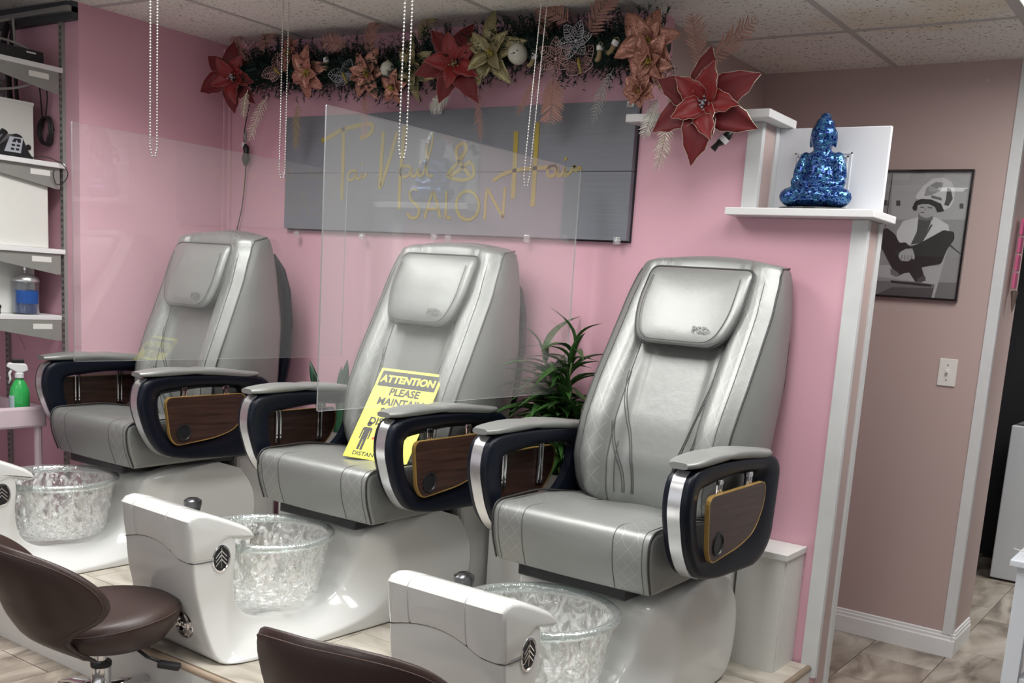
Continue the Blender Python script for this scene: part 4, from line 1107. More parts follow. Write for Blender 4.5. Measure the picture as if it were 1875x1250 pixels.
# ------------------------------------------------------------------ framed print in the hall
PXL,PXR,PZ0,PZ1=-1.472,-1.050,1.550,2.094
R=root('framed_print','black framed black-and-white print of a person seated under a salon hair dryer hood','picture',((PXL+PXR)/2,YF,PZ0))
cx=(PXL+PXR)/2
def pf(x,y,d=0):
    p=at(1580+x*.22403,290+y*.224,1,YF-.012); return (p.x-cx,p.z-PZ0)
bm=B(); W2=(PXR-PXL)/2; HH=PZ1-PZ0; t=.009
for q in ((-W2,W2,0,t),(-W2,W2,HH-t,HH),(-W2,-W2+t,t,HH-t),(W2-t,W2,t,HH-t)): box(bm,q[0],q[1],-.024,-.0,q[2],q[3],0,.0015)
obj('frame',bm,M('glossy_black_frame',(.008,.008,.009),.12,coat=.6,var=.1),R)
boxo('print',-W2+t,W2-t,-.011,-.006,t,HH-t,G4,R)
def pshape(name,pts,m,lay,r=6,par=None):
    P=[pf(x,y) for x,y in pts]; P=[(min(max(x,-W2+t),W2-t),min(max(z,t),HH-t)) for x,z in P]
    if r: P=roundpoly(P,r*.0004,3)
    bm=B(); y=-.011-lay*.00025
    a=[bm.verts.new((x,y,z)) for x,z in P]; b=[bm.verts.new((x,-.0109,z)) for x,z in P]
    bm.faces.new(a); bm.faces.new(b); n=len(P)
    for k in range(n): bm.faces.new((a[k],a[(k+1)%n],b[(k+1)%n],b[k]))
    return obj(name,bm,m,PR)
PR=[c for c in D.objects if c.parent==R and c.name.startswith('print')][0]
pshape('print_shape',[(-140,125),(240,125),(190,560),(100,760),(-180,760)],G4,1,0)
pshape('print_shape',[(240,125),(905,130),(880,500),(230,500)],G5,2,0)
pshape('print_shape',[(240,125),(247,125),(185,560),(178,560)],G2,3,0)
for q in ((165,340,200,385),(272,343,306,387),(790,368,822,410)): pshape('print_shape',[(q[0],q[1]),(q[2],q[1]),(q[2],q[3]),(q[0],q[3])],G2,4,0)
pshape('print_shape',[(-200,860),(880,850),(850,1000),(600,1010),(-200,990)],G4,2,0)
pshape('print_shape',[(-200,985),(860,1020),(850,1170),(-250,1150)],G3,3,0)
pshape('print_shape',[(240,1050),(580,1060),(570,1150),(110,1140)],G2,4,0)
pshape('print_shape',[(100,870),(640,880),(590,1030),(80,960)],G5,4,4)
pshape('print_shape',[(225,995),(560,1030),(560,1050),(230,1015)],G1,5,0)
pshape('print_shape',[(690,740),(660,860),(580,1145),(560,1140),(630,860),(660,750)],G5,5,4)
pshape('print_shape',[(700,690),(810,780),(800,785),(690,700)],G2,5,0)
pshape('print_shape',[(330,510),(450,480),(600,480),(700,545),(705,600),(600,690),(480,710),(390,710),(280,690),(275,600)],G6,5,12)      # jacket
pshape('print_shape',[(455,480),(570,480),(540,560),(480,690),(390,705),(440,600)],G2,6,6)       # shirt
pshape('print_shape',[(555,540),(572,540),(490,680),(475,685)],G2,7,0)
pshape('print_shape',[(120,590),(200,568),(262,620),(300,690),(350,685),(385,720),(470,690),(560,640),(660,585),(745,600),(748,660),(690,740),(640,860),(480,890),(500,960),(515,1000),(430,1010),(380,930),(330,940),(280,965),(240,900),(215,850),(170,760),(115,680)],G1,8,14)  # trousers
pshape('print_shape',[(225,905),(245,900),(300,945),(275,968),(228,945)],G3,9,6)
pshape('print_shape',[(440,985),(505,955),(515,985),(480,1012),(440,1008)],G2,9,6)
pshape('print_shape',[(300,770),(350,738),(405,735),(425,800),(420,830),(400,815),(370,842),(310,835),(290,800)],G5,10,8)   # hands
for k in range(4): pshape('print_shape',[(318+26*k,790),(323+26*k,790),(316+26*k,832),(311+26*k,832)],G3,11,0)
pshape('print_shape',[(455,440),(570,440),(572,500),(520,510),(452,500)],G3,7,6)  # neck
pshape('print_shape',[(445,380),(470,350),(560,350),(600,380),(598,430),(570,470),(520,490),(470,470),(448,430)],G5,8,14) # face
pshape('print_shape',[(470,395),(500,398),(498,404),(470,402)],G1,9,0); pshape('print_shape',[(530,398),(568,400),(566,407),(530,404)],G1,9,0)
pshape('print_shape',[(470,436),(505,438),(500,446),(475,444)],G2,9,2); pshape('print_shape',[(508,400),(515,402),(514,424),(500,426)],G4,9,2)
pshape('print_shape',[(425,330),(450,280),(500,220),(570,165),(660,155),(725,190),(752,260),(745,340),(715,400),(660,425),(600,370),(500,340)],G6,10,20)  # dryer shell
pshape('print_shape',[(520,240),(600,190),(660,200),(640,260),(560,300),(500,310)],G4,11,14)
pshape('print_shape',[(690,240),(720,250),(735,330),(700,390),(665,380),(680,330)],G2,11,6); pshape('print_shape',[(560,300),(640,320),(650,345),(560,325)],G3,11,4)
pshape('print_shape',[(405,400),(430,350),(480,330),(560,335),(640,370),(665,430),(610,440),(590,395),(540,372),(480,372),(445,385),(440,425),(415,425)],G1,12,8)  # hood brim
boxo('glass',-W2+t,W2-t,-.0165,-.0150,t,HH-t,GLASSP,R)
# light switch
R=root('light_switch','white toggle light switch plate on the beige hall wall below the picture','switch',(-1.053,YF,1.247))
boxo('plate',-.038,.038,-.007,0,-.059,.059,M('ivory_switch',(.72,.70,.66),.35,var=.02),R,.003)
SW=D.materials['ivory_switch']
bm=B(); box(bm,-.006,.006,-.010,-.006,-.013,.013); box(bm,-.0045,.0045,-.022,-.008,-.002,.011,0,.0015); obj('toggle',bm,SW,R)
for z in (-.032,.032):
    bm=B(); lathe(bm,[(0,-.009),(.0035,-.009),(.0035,-.006),(0,-.006)],10)
    for v in bm.verts: x,y,zz=v.co; v.co=(x,zz,z+y)
    obj('screw',bm,GREYM,R)
# wall pin
p=at(1810,148,1,YF); bm=B(); tube(bm,[(0,0,0),(0,-.018,-.001)],[.0015,.003],8); o=obj('wall_pin',bm,WHITE,None); o.location=p; tag(o,'small white push pin high on the beige hall wall','pin')

# ------------------------------------------------------------------ statue and board on the ledge
R=root('seated_statue','blue mirror mosaic statue of a meditating figure sitting on the white ledge','statue',(-1.318,YB+.02,1.810),.06)
bm=B(); lathe(bm,[(0,0),(.125,0),(.130,.004),(.128,.010),(0,.012)],40,sx=1.03,sy=.62); obj('base',bm,BLACK,R)
bm=B(); Rx=lambda a:Matrix.Rotation(a,4,'X'); Ry=lambda a:Matrix.Rotation(a,4,'Y'); Rz=lambda a:Matrix.Rotation(a,4,'Z')
ell(bm,(0,.0,.038),(.112,.070,.036)); 
ell(bm,(-.080,-.016,.040),(.058,.048,.036),Rz(.4)); ell(bm,(.080,-.016,.040),(.058,.048,.036),Rz(-.4))
ell(bm,(-.03,-.048,.050),(.062,.022,.017),Rz(-.12)@Ry(.08)); ell(bm,(.045,-.040,.055),(.05,.020,.015),Rz(.2))
ell(bm,(0,.012,.11),(.068,.044,.078)); ell(bm,(0,.010,.160),(.070,.040,.042)); ell(bm,(0,.0,.045),(.120,.072,.040)); ell(bm,(0,-.01,.075),(.085,.05,.03)); ell(bm,(0,.008,.180),(.045,.03,.022))
for s in (-1,1):
    ell(bm,(s*.062,.008,.165),(.024,.025,.028))
    ell(bm,(s*.074,.004,.128),(.026,.026,.055),Ry(-s*.2))
    ell(bm,(s*.086,-.008,.090),(.018,.022,.020))
    ell(bm,(s*.058,-.032,.082),(.040,.015,.014),Rz(s*.65)@Ry(s*.12))
    ell(bm,(s*.046,.006,.232),(.006,.011,.028))
ell(bm,(0,-.048,.076),(.028,.016,.010))
bmesh.ops.create_cone(bm,segments=14,radius1=.034,radius2=.034,depth=.05,cap_ends=True,matrix=Matrix.Translation((0,.004,.198)))
ell(bm,(0,.0,.244),(.048,.046,.052)); ell(bm,(0,-.008,.220),(.038,.038,.032)); ell(bm,(0,.003,.280),(.036,.036,.026)); ell(bm,(0,.004,.300),(.021,.021,.020))
ell(bm,(0,-.047,.236),(.006,.009,.014)); ell(bm,(0,-.046,.215),(.013,.006,.004)); ell(bm,(-.017,-.043,.248),(.011,.005,.004)); ell(bm,(.017,-.043,.248),(.011,.005,.004))
for v in bm.verts: v.co.z=v.co.z*1.02+.006
for v in bm.verts: v.co.x*=.93
remesh(bm,'figure',MOSAIC,R,.0032,3)
# white board with a raised panel
BX0,BX1=-1.525,-1.122
R=root('panel_board','white cabinet door board standing behind the blue statue','board',((BX0+BX1)/2,YB+.142,1.8105))
w_=(BX1-BX0)/2
bm=B(); box(bm,-w_,w_,-.009,.009,0,.302,0,.003); obj('board',bm,M('white_door_board',(.70,.71,.74),.4,var=.04,vscale=5),R)
bm=B()
for k,(e,d) in enumerate(((0,.0035),(.012,.006))):
    a,b,c_,d2=-.135+e,.075-e,-.0+e,.215-e
    for q in ((a,b,d2-.005,d2),(a,a+.005,0.0,d2),(b-.005,b,0.0,d2)): box(bm,q[0],q[1],-.009-d,-.0085,q[2],q[3])
obj('panel_moulding',bm,D.materials['white_door_board'],R)

# ------------------------------------------------------------------ garland
def petal_bm(L,W,cup=.25,curl=.2,nu=8,nv=4,wav=0,th=.0012):
    bm=B(); top=[];bot=[]
    for i in range(nu+1):
        t=i/nu; wd=W*(math.sin(PI*t**.75)**.8 if 0<t<1 else 0)*.5+ (.04*W if t==0 else 0)
        r=[]
        for j in range(-nv//2,nv//2+1):
            s=j/(nv/2); y=s*wd; z=cup*abs(s)**1.6*wd+curl*L*(t**2)*-.5+L*.10*math.sin(PI*t)
            if wav: z+=wav*math.sin(t*19+s*3)*abs(s); y+=wav*.6*math.sin(t*27)*abs(s)*s
            z-= .12*wd*math.exp(-(s/.12)**2)
            r.append(Vector((L*t,y,z)))
        top.append(r)
    V=[[bm.verts.new(p+Vector((0,0,th))) for p in r] for r in top]; U=[[bm.verts.new(p) for p in r] for r in top]
    for i in range(nu):
        for j in range(nv):
            bm.faces.new((V[i][j],V[i+1][j],V[i+1][j+1],V[i][j+1])); bm.faces.new((U[i][j],U[i][j+1],U[i+1][j+1],U[i+1][j]))
        for j in (0,nv): bm.faces.new((V[i][j],V[i+1][j],U[i+1][j],U[i][j]))
    return bm,[ [p for p in (r[0] for r in top)],[p for p in (r[-1] for r in top)]]
def facing(loc,n,spin=0):
    """matrix whose local +Z looks along n"""
    n=Vector(n).normalized(); a=Vector((0,0,1)).cross(n); a=a.normalized() if a.length>1e-4 else Vector((1,0,0)); b=n.cross(a)
    m=Matrix(((a.x,b.x,n.x,loc[0]),(a.y,b.y,n.y,loc[1]),(a.z,b.z,n.z,loc[2]),(0,0,0,1)))
    return m@Matrix.Rotation(spin,4,'Z')
def flower(name,label,px,py,r,mat,mat2=None,n=(0,-1,0),spin=0,np_=6,layers=2,W=.42,edge=None,y=3.36,centre=GOLD,cat='flower',wav=.0015,seed=1,ang=.35,grp=None,cl=3):
    rnd=random.Random(seed); p=at(px,py,1,y); r*=1.14 if r<.17 else 1.0
    R=root(name,label,cat,p,group=grp); R.matrix_world=facing(p,n,spin)
    for l in range(layers):
        L=r*(1-.30*l); bm,ed=petal_bm(L,L*W*(1+.1*l),wav=wav,curl=.25-.1*l)
        me=None
        for k in range(np_ if l==0 else max(4,np_-1)):
            a=2*PI*(k+.5*l)/(np_ if l==0 else max(4,np_-1))+rnd.uniform(-.14,.14)
            if me is None:
                o=obj('petal',bm,mat if l==0 or not mat2 else mat2,R,smooth=True); me=o.data
            else:
                o=D.objects.new('petal',me); link(o,R)
            tilt=-(ang*.35+ang*l*.8)+rnd.uniform(-.12,.12)
            o.matrix_local=Matrix.Translation((0,0,.006*l))@Matrix.Rotation(a,4,'Z')@Matrix.Rotation(tilt,4,'Y')@Matrix.Rotation(rnd.uniform(-.2,.2),4,'X')@Matrix.Scale(rnd.uniform(.88,1.06),4)
            if edge:
                eb=B()
                for e in ed: tube(eb,[q+Vector((0,0,.001)) for q in e],.0008,4)
                q=obj('petal_edge',eb,edge,o)
    bm=B()
    for k in range(7*cl if cl>1 else 7):
        a=rnd.uniform(0,2*PI); rr=rnd.uniform(0,.10*r+.006)
        bmesh.ops.create_icosphere(bm,subdivisions=1,radius=.0045,matrix=Matrix.Translation((rr*math.cos(a),rr*math.sin(a),.016+rnd.uniform(0,.014))))
    obj('flower_centre',bm,centre,R,smooth=True)
    return R
def wirepetal(bm,L,W,a,veins=4,r=.0013,tilt=.2,off=Vector()):
    mt=Matrix.Rotation(a,4,'Z')@Matrix.Rotation(-tilt,4,'Y')
    f=lambda t,s:off+mt@Vector((L*t,s*W*.5*math.sin(PI*t**.8)**.8 if 0<t<1 else 0,.06*L*math.sin(PI*t)))
    for s in (-1,1): tube(bm,[f(i/9,s) for i in range(10)],r,4)
    tube(bm,[f(.02,0),f(.5,0),f(.98,0)],r,4)
    for k in range(veins):
        t=.18+.62*k/veins
        for s in (-1,1): tube(bm,[f(t,0),f(min(.97,t+.16),s*.92)],r*.9,4)
def cutflower(name,label,px,py,r,mat,spin=0,np_=6,y=3.33,n=(0.1,-1,.05),grp=None):
    p=at(px,py,1,y); R=root(name,label,'flower',p,group=grp); R.matrix_world=facing(p,n,spin)
    me=None
    for k in range(np_):
        bm=B(); wirepetal(bm,r,r*.62,0,5,.0016)
        if me is None: o=obj('petal',bm,mat,R); me=o.data
        else: bm.free(); o=D.objects.new('petal',me); link(o,R)
        o.matrix_local=Matrix.Rotation(2*PI*k/np_,4,'Z')
    bm=B(); bmesh.ops.create_icosphere(bm,subdivisions=2,radius=.009); obj('flower_centre',bm,mat,R)
def butterfly(label,px,py,s,mat,spin=0,y=3.32,n=(.2,-1,.1)):
    p=at(px,py,1,y); R=root('butterfly_ornament',label,'ornament',p,group=None); R.matrix_world=facing(p,n,spin)
    for sd in (-1,1):
        for (a,L,W) in ((.55,1.0,.75),(-.45,.72,.7)):
            ang=a if sd>0 else PI-a
            bm=B(); wirepetal(bm,s*L,s*W,ang,5,.0015,.25); obj('wing',bm,mat,R)
            bm=B(); wirepetal(bm,s*L*.6,s*W*.55,ang,2,.0013,.25); 
            o=obj('wing',bm,mat,R)
    bm=B(); tube(bm,[(0,-s*.45,.006),(0,-s*.2,.010),(0,.05*s,.012),(0,s*.25,.010)],[.002,.0045,.006,.003],8); obj('body',bm,GOLD,R,smooth=True)
def fern_bm(L,W,n=16,droop=.15,seed=0,th=.0006):
    rnd=random.Random(seed); bm=B()
    sp_=lambda t:Vector((L*t,math.sin(t*2.1+seed)*.05*L,-droop*L*t*t+.03*L*math.sin(5*t)))
    tube(bm,[sp_(i/8) for i in range(9)],[.0018]*8+[.0006],4)
    for k in range(n):
        t=.10+.88*k/n; p=sp_(t); ln=W*(math.sin(PI*min(1,.12+t*.88))**.6)*rnd.uniform(.8,1.1)
        for s in (-1,1):
            d=Vector((.62,s*.78,rnd.uniform(-.15,.25))).normalized(); nn=Vector((-d.y,d.x,0))*s; w=ln*.085
            m_=4
            prev=None
            for i in range(m_+1):
                u=i/m_; ww=w*math.sin(PI*(.15+.85*u))*(1 if i%2 else .72); q=p+d*ln*u+Vector((0,0,-.1*ln*u*u))
                a=bm.verts.new(q+nn*ww); b=bm.verts.new(q-nn*ww); c=bm.verts.new(q+nn*ww+Vector((0,0,th))); e=bm.verts.new(q-nn*ww+Vector((0,0,th)))
                if prev:
                    bm.faces.new((prev[0],a,b,prev[1])); bm.faces.new((prev[2],prev[3],e,c))
                prev=(a,b,c,e)
    return bm
def fern(label,px,py,ang,L,W,mat,y=3.34,n=(0,-1,0),seed=0,droop=.15,nn=15):
    p=at(px,py,1,y); bm=fern_bm(L,W,nn,droop,seed); o=obj('fern_sprig',bm,mat,None,recalc=False); o.matrix_world=facing(p,n,0)@Matrix.Rotation(ang,4,'Z'); tag(o,label,'sprig')
# pine rope
random.seed(11)
R=root('pine_garland','dark green artificial pine garland along the top of the pink wall','garland',(-3.1,3.40,2.39))
V=[];Fs=[]
def spine(t):
    x=-4.20+2.28*t; return Vector((x,3.385+.015*math.sin(9*t),2.398-.018*math.sin(PI*t)+.022*math.sin(11*t)+.012*math.sin(27*t)))
bm=B(); tube(bm,[spine(i/50)-Vector((-3.1,3.40,2.39)) for i in range(51)],.055,11); obj('garland_core',bm,PINE,R)
for k in range(1500):
    t=random.random(); c=spine(t); a=random.uniform(0,2*PI); d=Vector((random.uniform(-.7,.7),-abs(math.sin(a))*.75,math.cos(a)*1.0)).normalized()
    L=random.uniform(.07,.155); 
    for i in range(30):
        u=random.uniform(.15,1); q=c+d*L*u
        e=(d*.7+Vector((random.gauss(0,1),random.gauss(0,1),random.gauss(0,1)))*.55).normalized(); ln=random.uniform(.014,.026)
        s=e.cross(Vector((random.random(),random.random(),random.random()))).normalized()*.0026
        tip=q+e*ln
        if max(q.y,tip.y)>YB-.004: continue
        if max(q.z,tip.z)>HC(q.x)-.004: continue
        b0=len(V); V+=[q-s,q+s,tip]; V[-3:]=[v-Vector((-3.1,3.40,2.39)) for v in V[-3:]]; Fs.append((b0,b0+1,b0+2))
me=D.meshes.new('needles'); me.from_pydata([tuple(v) for v in V],[],Fs); me.materials.append(PINE); o=D.objects.new('needles',me); link(o,R); o['kind']='stuff'
# ferns and sprigs, behind the flowers
FE=[('copper fern sprig rising at the left end of the garland above the red flower',455,115,2.3,.20,.065,FERNC),
('copper fern sprig pointing right at the left end of the garland',475,100,.9,.17,.06,FERNC),
('olive fern sprig hanging left of the second chain under the garland',545,185,-1.75,.22,.045,FERNG),
('champagne glitter sprig hanging at the left end of the garland',490,175,-2.0,.24,.05,CHAMP),
('pale fern sprig below the farthest left red flower',455,165,-1.7,.13,.045,CHAMP),
('copper fern sprig standing up in the garland above the rose flower with a bauble',672,105,1.25,.18,.07,FERNC),
('copper fern sprig lying left in the garland top',640,85,2.9,.16,.06,FERNC),
('copper fern sprig hanging onto the sign above the screen corner',668,165,-1.45,.22,.045,FERNC),
('olive fern sprig above the gold flower beside the middle chain',765,80,1.0,.15,.06,FERNG),
('silver fern sprig hanging by the middle red flower',825,165,-2.4,.13,.045,FERNS),
('dark copper sprig hanging right of the middle red flower',880,165,-1.5,.20,.035,FERNC),
('copper fern sprig behind the pale bauble pointing up',1000,75,1.9,.17,.06,FERNC),
('copper fern sprig above the silver cutout flower',1045,45,2.5,.19,.07,FERNC),
('large copper fern sprig pointing to the ceiling right of the silver flower',1075,75,.85,.23,.08,FERNC),
('copper fern sprig hanging under the rose cutout flower',1010,135,-1.5,.19,.075,FERNC),
('thin copper sprig hanging behind the right bead chain',985,140,-2.0,.17,.035,FERNC),
('dark grey sprig hanging to the sign left of the copper glitter flower',1125,125,-2.0,.22,.040,GREYM),
('copper fern sprig standing in front of the corner above the big red flower',1278,130,1.75,.20,.055,FERNC),
('copper fern sprig reaching right toward the ceiling above the big red flower',1290,120,.62,.24,.06,FERNC),
('silver green sprig left of the big red flower',1205,175,-1.9,.16,.045,FERNS),
('champagne glitter sprig hanging below the big red flower',1222,215,-1.75,.19,.045,CHAMP)]
for i,(lb,px,py,an,L,W,m) in enumerate(FE):
    fern(lb,px,py,an,L,W,m,y=3.335 if i not in (1,) else 3.34,seed=i,n=(.15*math.sin(i*2.3),-1,.12*math.cos(i*1.7)),droop=-.04)
flower('poinsettia','farthest left red poinsettia of the garland, turned toward the left wall',428,142,.155,REDV,REDS,n=(.45,-1,-.1),spin=.4,edge=RIM,centre=SILV,seed=2,y=3.33,W=.54,wav=.003)
flower('poinsettia','copper glitter poinsettia at the left, just right of the second bead chain',566,132,.105,COPP,n=(.1,-1,-.2),spin=.3,W=.6,seed=3,y=3.32)
flower('poinsettia','small copper glitter poinsettia near the ceiling above the left copper one',535,98,.080,COPP,n=(-.2,-1,.1),spin=.8,W=.6,seed=4,np_=5,y=3.34)
flower('poinsettia','copper glitter poinsettia beside the small pearl bauble',675,135,.100,COPP,n=(.2,-1,-.1),spin=1.1,W=.55,seed=5,y=3.32)
flower('poinsettia','small copper glitter flower just left of the third bead chain',722,160,.070,COPP,n=(0,-1,-.3),spin=.1,W=.6,seed=6,np_=5,y=3.31)
flower('poinsettia','olive gold poinsettia just right of the third bead chain',762,125,.125,GOLDP,n=(-.1,-1,-.1),spin=.5,W=.5,seed=7,y=3.33)
flower('poinsettia','large red poinsettia in the middle of the garland',833,118,.175,REDV,REDS,n=(.5,-1,.05),spin=1.3,edge=RIM,centre=GOLDP,seed=8,y=3.29,W=.50,wav=.003)
flower('poinsettia','gold poinsettia with long pointed petals left of the big pearl bauble',903,100,.145,GOLDP,n=(.1,-1,0),spin=PI/2,W=.45,np_=5,layers=2,seed=9,y=3.32)
flower('poinsettia','large copper glitter poinsettia near the right end of the garland',1188,80,.120,COPP,n=(.1,-1,0),spin=.2,W=.6,seed=10,y=3.31)
flower('poinsettia','copper poinsettia just below the large copper one at the right',1192,112,.100,COPP,n=(-.1,-1,-.3),spin=.9,W=.6,seed=11,y=3.30)
flower('glitter_blossom','crumpled copper glitter blossom hanging at the sign corner',1172,165,.062,COPP,n=(0,-1,-.1),spin=.2,W=.8,seed=12,np_=8,layers=3,y=3.31,ang=.7)
flower('poinsettia','biggest red poinsettia at the right end of the garland, over the white ledge',1290,190,.200,REDV,REDS,n=(.25,-1,-.05),spin=.55,np_=6,edge=CHAMP,centre=SILV,seed=13,y=3.27,W=.54,cl=6,wav=.004,ang=.45)
cutflower('cutout_flower','silver openwork flower near the ceiling, right of the last bead chain',1055,75,.075,SILV,.2,y=3.31)
cutflower('cutout_flower','rose gold openwork flower left of the openwork butterfly',1018,108,.080,ROSE,.5,y=3.30)
butterfly('rose gold openwork butterfly with gold body beside the openwork flower',1062,118,.085,ROSE,.3)
butterfly('rose gold openwork butterfly above the crumpled copper blossom',1222,150,.085,ROSE,-.9)
butterfly('grey openwork butterfly between the two left copper flowers',632,140,.080,SILV,.5)
butterfly('rose openwork butterfly half hidden by the second bead chain',508,130,.080,ROSE,.9)
def bauble(label,px,py,r):
    p=at(px,py,1,3.30); R=root('bauble',label,'ornament',p); bm=B(); bmesh.ops.create_uvsphere(bm,u_segments=24,v_segments=14,radius=r); obj('ball',bm,BAUB,R,smooth=True)
    bm=B(); lathe(bm,[(0,r*.95),(r*.22,r*.95),(r*.22,r*1.12),(0,r*1.14)],14); obj('bauble_cap',bm,GOLDP,R)
bauble('large pearl grey bauble in the garland right of the gold poinsettia',948,99,.040); bauble('small pearl grey bauble in the garland left of the third bead chain',710,127,.033)
def stocking(label,px,py,s,spin):
    p=at(px,py,1,3.31); R=root('stocking_ornament',label,'ornament',p); R.matrix_world=facing(p,(0,-1,0),spin)
    bm=B(); tube(bm,[(0,s*.45,0),(0,0,0),(0,-s*.35,.002),(-s*.12,-s*.55,.004),(-s*.35,-s*.62,.004)],[s*.26,s*.24,s*.25,s*.24,s*.13],12); obj('stocking',bm,FERNG,R,smooth=True)
    bm=B(); lathe(bm,[(s*.26,-.008),(s*.34,-.006),(s*.34,.010),(s*.26,.012)],16)
    for v in bm.verts: x,y,z=v.co; v.co=(x,s*.45+z,y)
    obj('cuff',bm,WHITE,R)
    bm=B(); tube(bm,[(-.004,s*.5,0),(-.012,s*.85,0),(0,s*1.02,0),(.012,s*.85,0),(.004,s*.5,0)],.002,6); obj('hanging_loop',bm,GOLDP,R)
for lb,px,py,s,a in (('gold stocking ornament left of the large copper poinsettia, hanging straight',1098,98,.040,0),('gold stocking ornament tilted beside the large copper poinsettia',1122,88,.040,-.5),('gold stocking ornament right of the large pearl bauble',975,112,.036,-.4),('gold stocking ornament right of the left copper poinsettia',598,118,.036,.2)): stocking(lb,px,py,s,a)
# dark clip lamp below the big red flower
p=at(1322,258,1,3.36); R=root('clip_bulb','black light-string plug with a white tag hanging under the biggest red poinsettia','plug',p,.3)
bm=B(); tube(bm,[(-.03,0,-.03),(-.015,0,-.012),(0,0,.0),(.018,0,.018),(.03,0,.04)],[.012,.009,.016,.016,.010],10); obj('plug_body',bm,BLACK,R,smooth=True)
bm=B(); tube(bm,[(.0,0,-.002),(.012,0,.012)],.0175,10); obj('white_tag',bm,WHITE,R)
# light-string lead in the corner
cable('light_string_lead','thin black lead running down beside the back corner to the left chair',[tuple(at(x,y,1,3.455)) for x,y in ((457,190),(452,215),(447,250),(450,300),(447,345),(442,385),(434,420),(430,450))],.0028,CORD)
p=at(450,283,1,3.440); R=root('power_adapter','black inline plug and socket on the lead in the left back corner','plug',p)
bm=B(); tube(bm,[(-.004,0,.05),(.002,0,.035),(.004,0,.01),(0,0,-.02),(-.002,0,-.055)],[.006,.016,.013,.020,.008],10); obj('plug_body',bm,BLACK,R,smooth=True)
boxo('tag',-.030,-.008,-.004,.004,.035,.060,CARDW,R,.001)
bm=B(); tube(bm,[(.0,0,.115),(-.006,0,.09),(-.001,0,.06)],[.004,.007,.005],8); obj('cord_tie',bm,GREYM,R)

# ------------------------------------------------------------------ plants behind the chairs
def leafm(L,W,droop,nu=7):
    bm,_=petal_bm(L,W,cup=.5,curl=droop,nu=nu,nv=2,th=.0006); return bm
R=root('bamboo_plant','leafy green lucky bamboo plant in a pot between the middle and right chairs','plant',(-2.19,3.345,PT+.432))
bm=B(); lathe(bm,[(0,0),(.06,0),(.068,.01),(.088,.12),(.093,.13),(.083,.13),(.078,.115),(0,.115)],28); obj('pot',bm,POT,R,auto=40)
bm=B(); lathe(bm,[(0,.118),(.077,.118),(0,.122)],20); obj('soil',bm,SOIL,R)
rnd=random.Random(5); lm=[]
for (L,W,d) in ((.17,.028,.7),(.21,.034,.9),(.14,.024,.4)):
    b=leafm(L,W,d); o=obj('leaf',b,GREENL,R,smooth=True); lm.append(o.data); D.objects.remove(o)
cnt=0
for s in range(15):
    a=rnd.uniform(0,2*PI); r0=rnd.uniform(.01,.07); top=.24+rnd.uniform(0,.38) if s else .64
    bx,by=r0*math.cos(a),r0*math.sin(a)*.8
    ex,ey=bx+rnd.uniform(-.12,.10),min(by+rnd.uniform(-.10,.03),.05)
    pts=[Vector((bx+(ex-bx)*t**1.5,by+(ey-by)*t**1.5,.10+(top-.10)*t)) for t in [i/6 for i in range(7)]]
    bm=B(); tube(bm,pts,[.008]*5+[.006,.003],7); obj('stem',bm,GREENS,R,smooth=True)
    nl=22
    for k in range(nl):
        t=.22+.78*k/(nl-1); i=min(5,int(t*6)); p=pts[i].lerp(pts[i+1],t*6-i); az=k*2.4+s
        if p.y+.15*math.sin(az)>.08 : az=-abs(az)
        o=D.objects.new('leaf',rnd.choice(lm)); link(o,R)
        el=rnd.uniform(.1,.9)+ (.5 if t>.95 else 0)
        ms=rnd.uniform(.85,1.25); mt=Matrix.Translation(p)@Matrix.Rotation(az,4,'Z')@Matrix.Rotation(-el,4,'Y')@Matrix.Scale(ms,4)
        for _ in range(12):
            tip=mt@Vector((.20,0,0)); mid=mt@Vector((.12,0,.02))
            if max(tip.y,mid.y)<.115 and -.235<tip.x<.245: break
            az=rnd.uniform(-PI,0); ms*=.93
            mt=Matrix.Translation(p)@Matrix.Rotation(az,4,'Z')@Matrix.Rotation(-el,4,'Y')@Matrix.Scale(ms,4)
        o.matrix_local=mt
R=root('snake_plant','snake plant with upright striped leaves behind the arm of the middle chair','plant',(-3.50,3.36,PT+.432))
bm=B(); lathe(bm,[(0,0),(.06,0),(.068,.01),(.085,.11),(.09,.12),(.08,.12),(.075,.105),(0,.105)],24); obj('pot',bm,POT,R,auto=40)
for i,(dx,dy,h,w,tx,ty) in enumerate(((.03,-.02,.50,.055,.05,0),(-.05,.0,.46,.05,-.14,0),(.0,.03,.44,.05,-.04,.03),(.06,.0,.45,.045,.14,0),(-.02,-.04,.42,.05,-.02,-.08))):
    bm=B(); rg=[]
    for k in range(11):
        t=k/10; wd=w*.5*(1-.15*t if t<.65 else (1-.0975)*max(.02,math.cos((t-.65)/.35*PI/2)**.8)); c=Vector((dx+tx*t,dy+ty*t,.10+h*t*.72)); a=.3*i+.4*t
        u=Vector((math.cos(a),math.sin(a),0)); v=Vector((-math.sin(a),math.cos(a),0))
        rg.append([c+u*wd,c+u*wd*.4+v*.006,c-u*wd*.4+v*.006,c-u*wd,c-u*wd*.4-v*.002,c+u*wd*.4-v*.002])
    rings_mesh(bm,rg); obj('leaf',bm,GREEND,R,smooth=True)

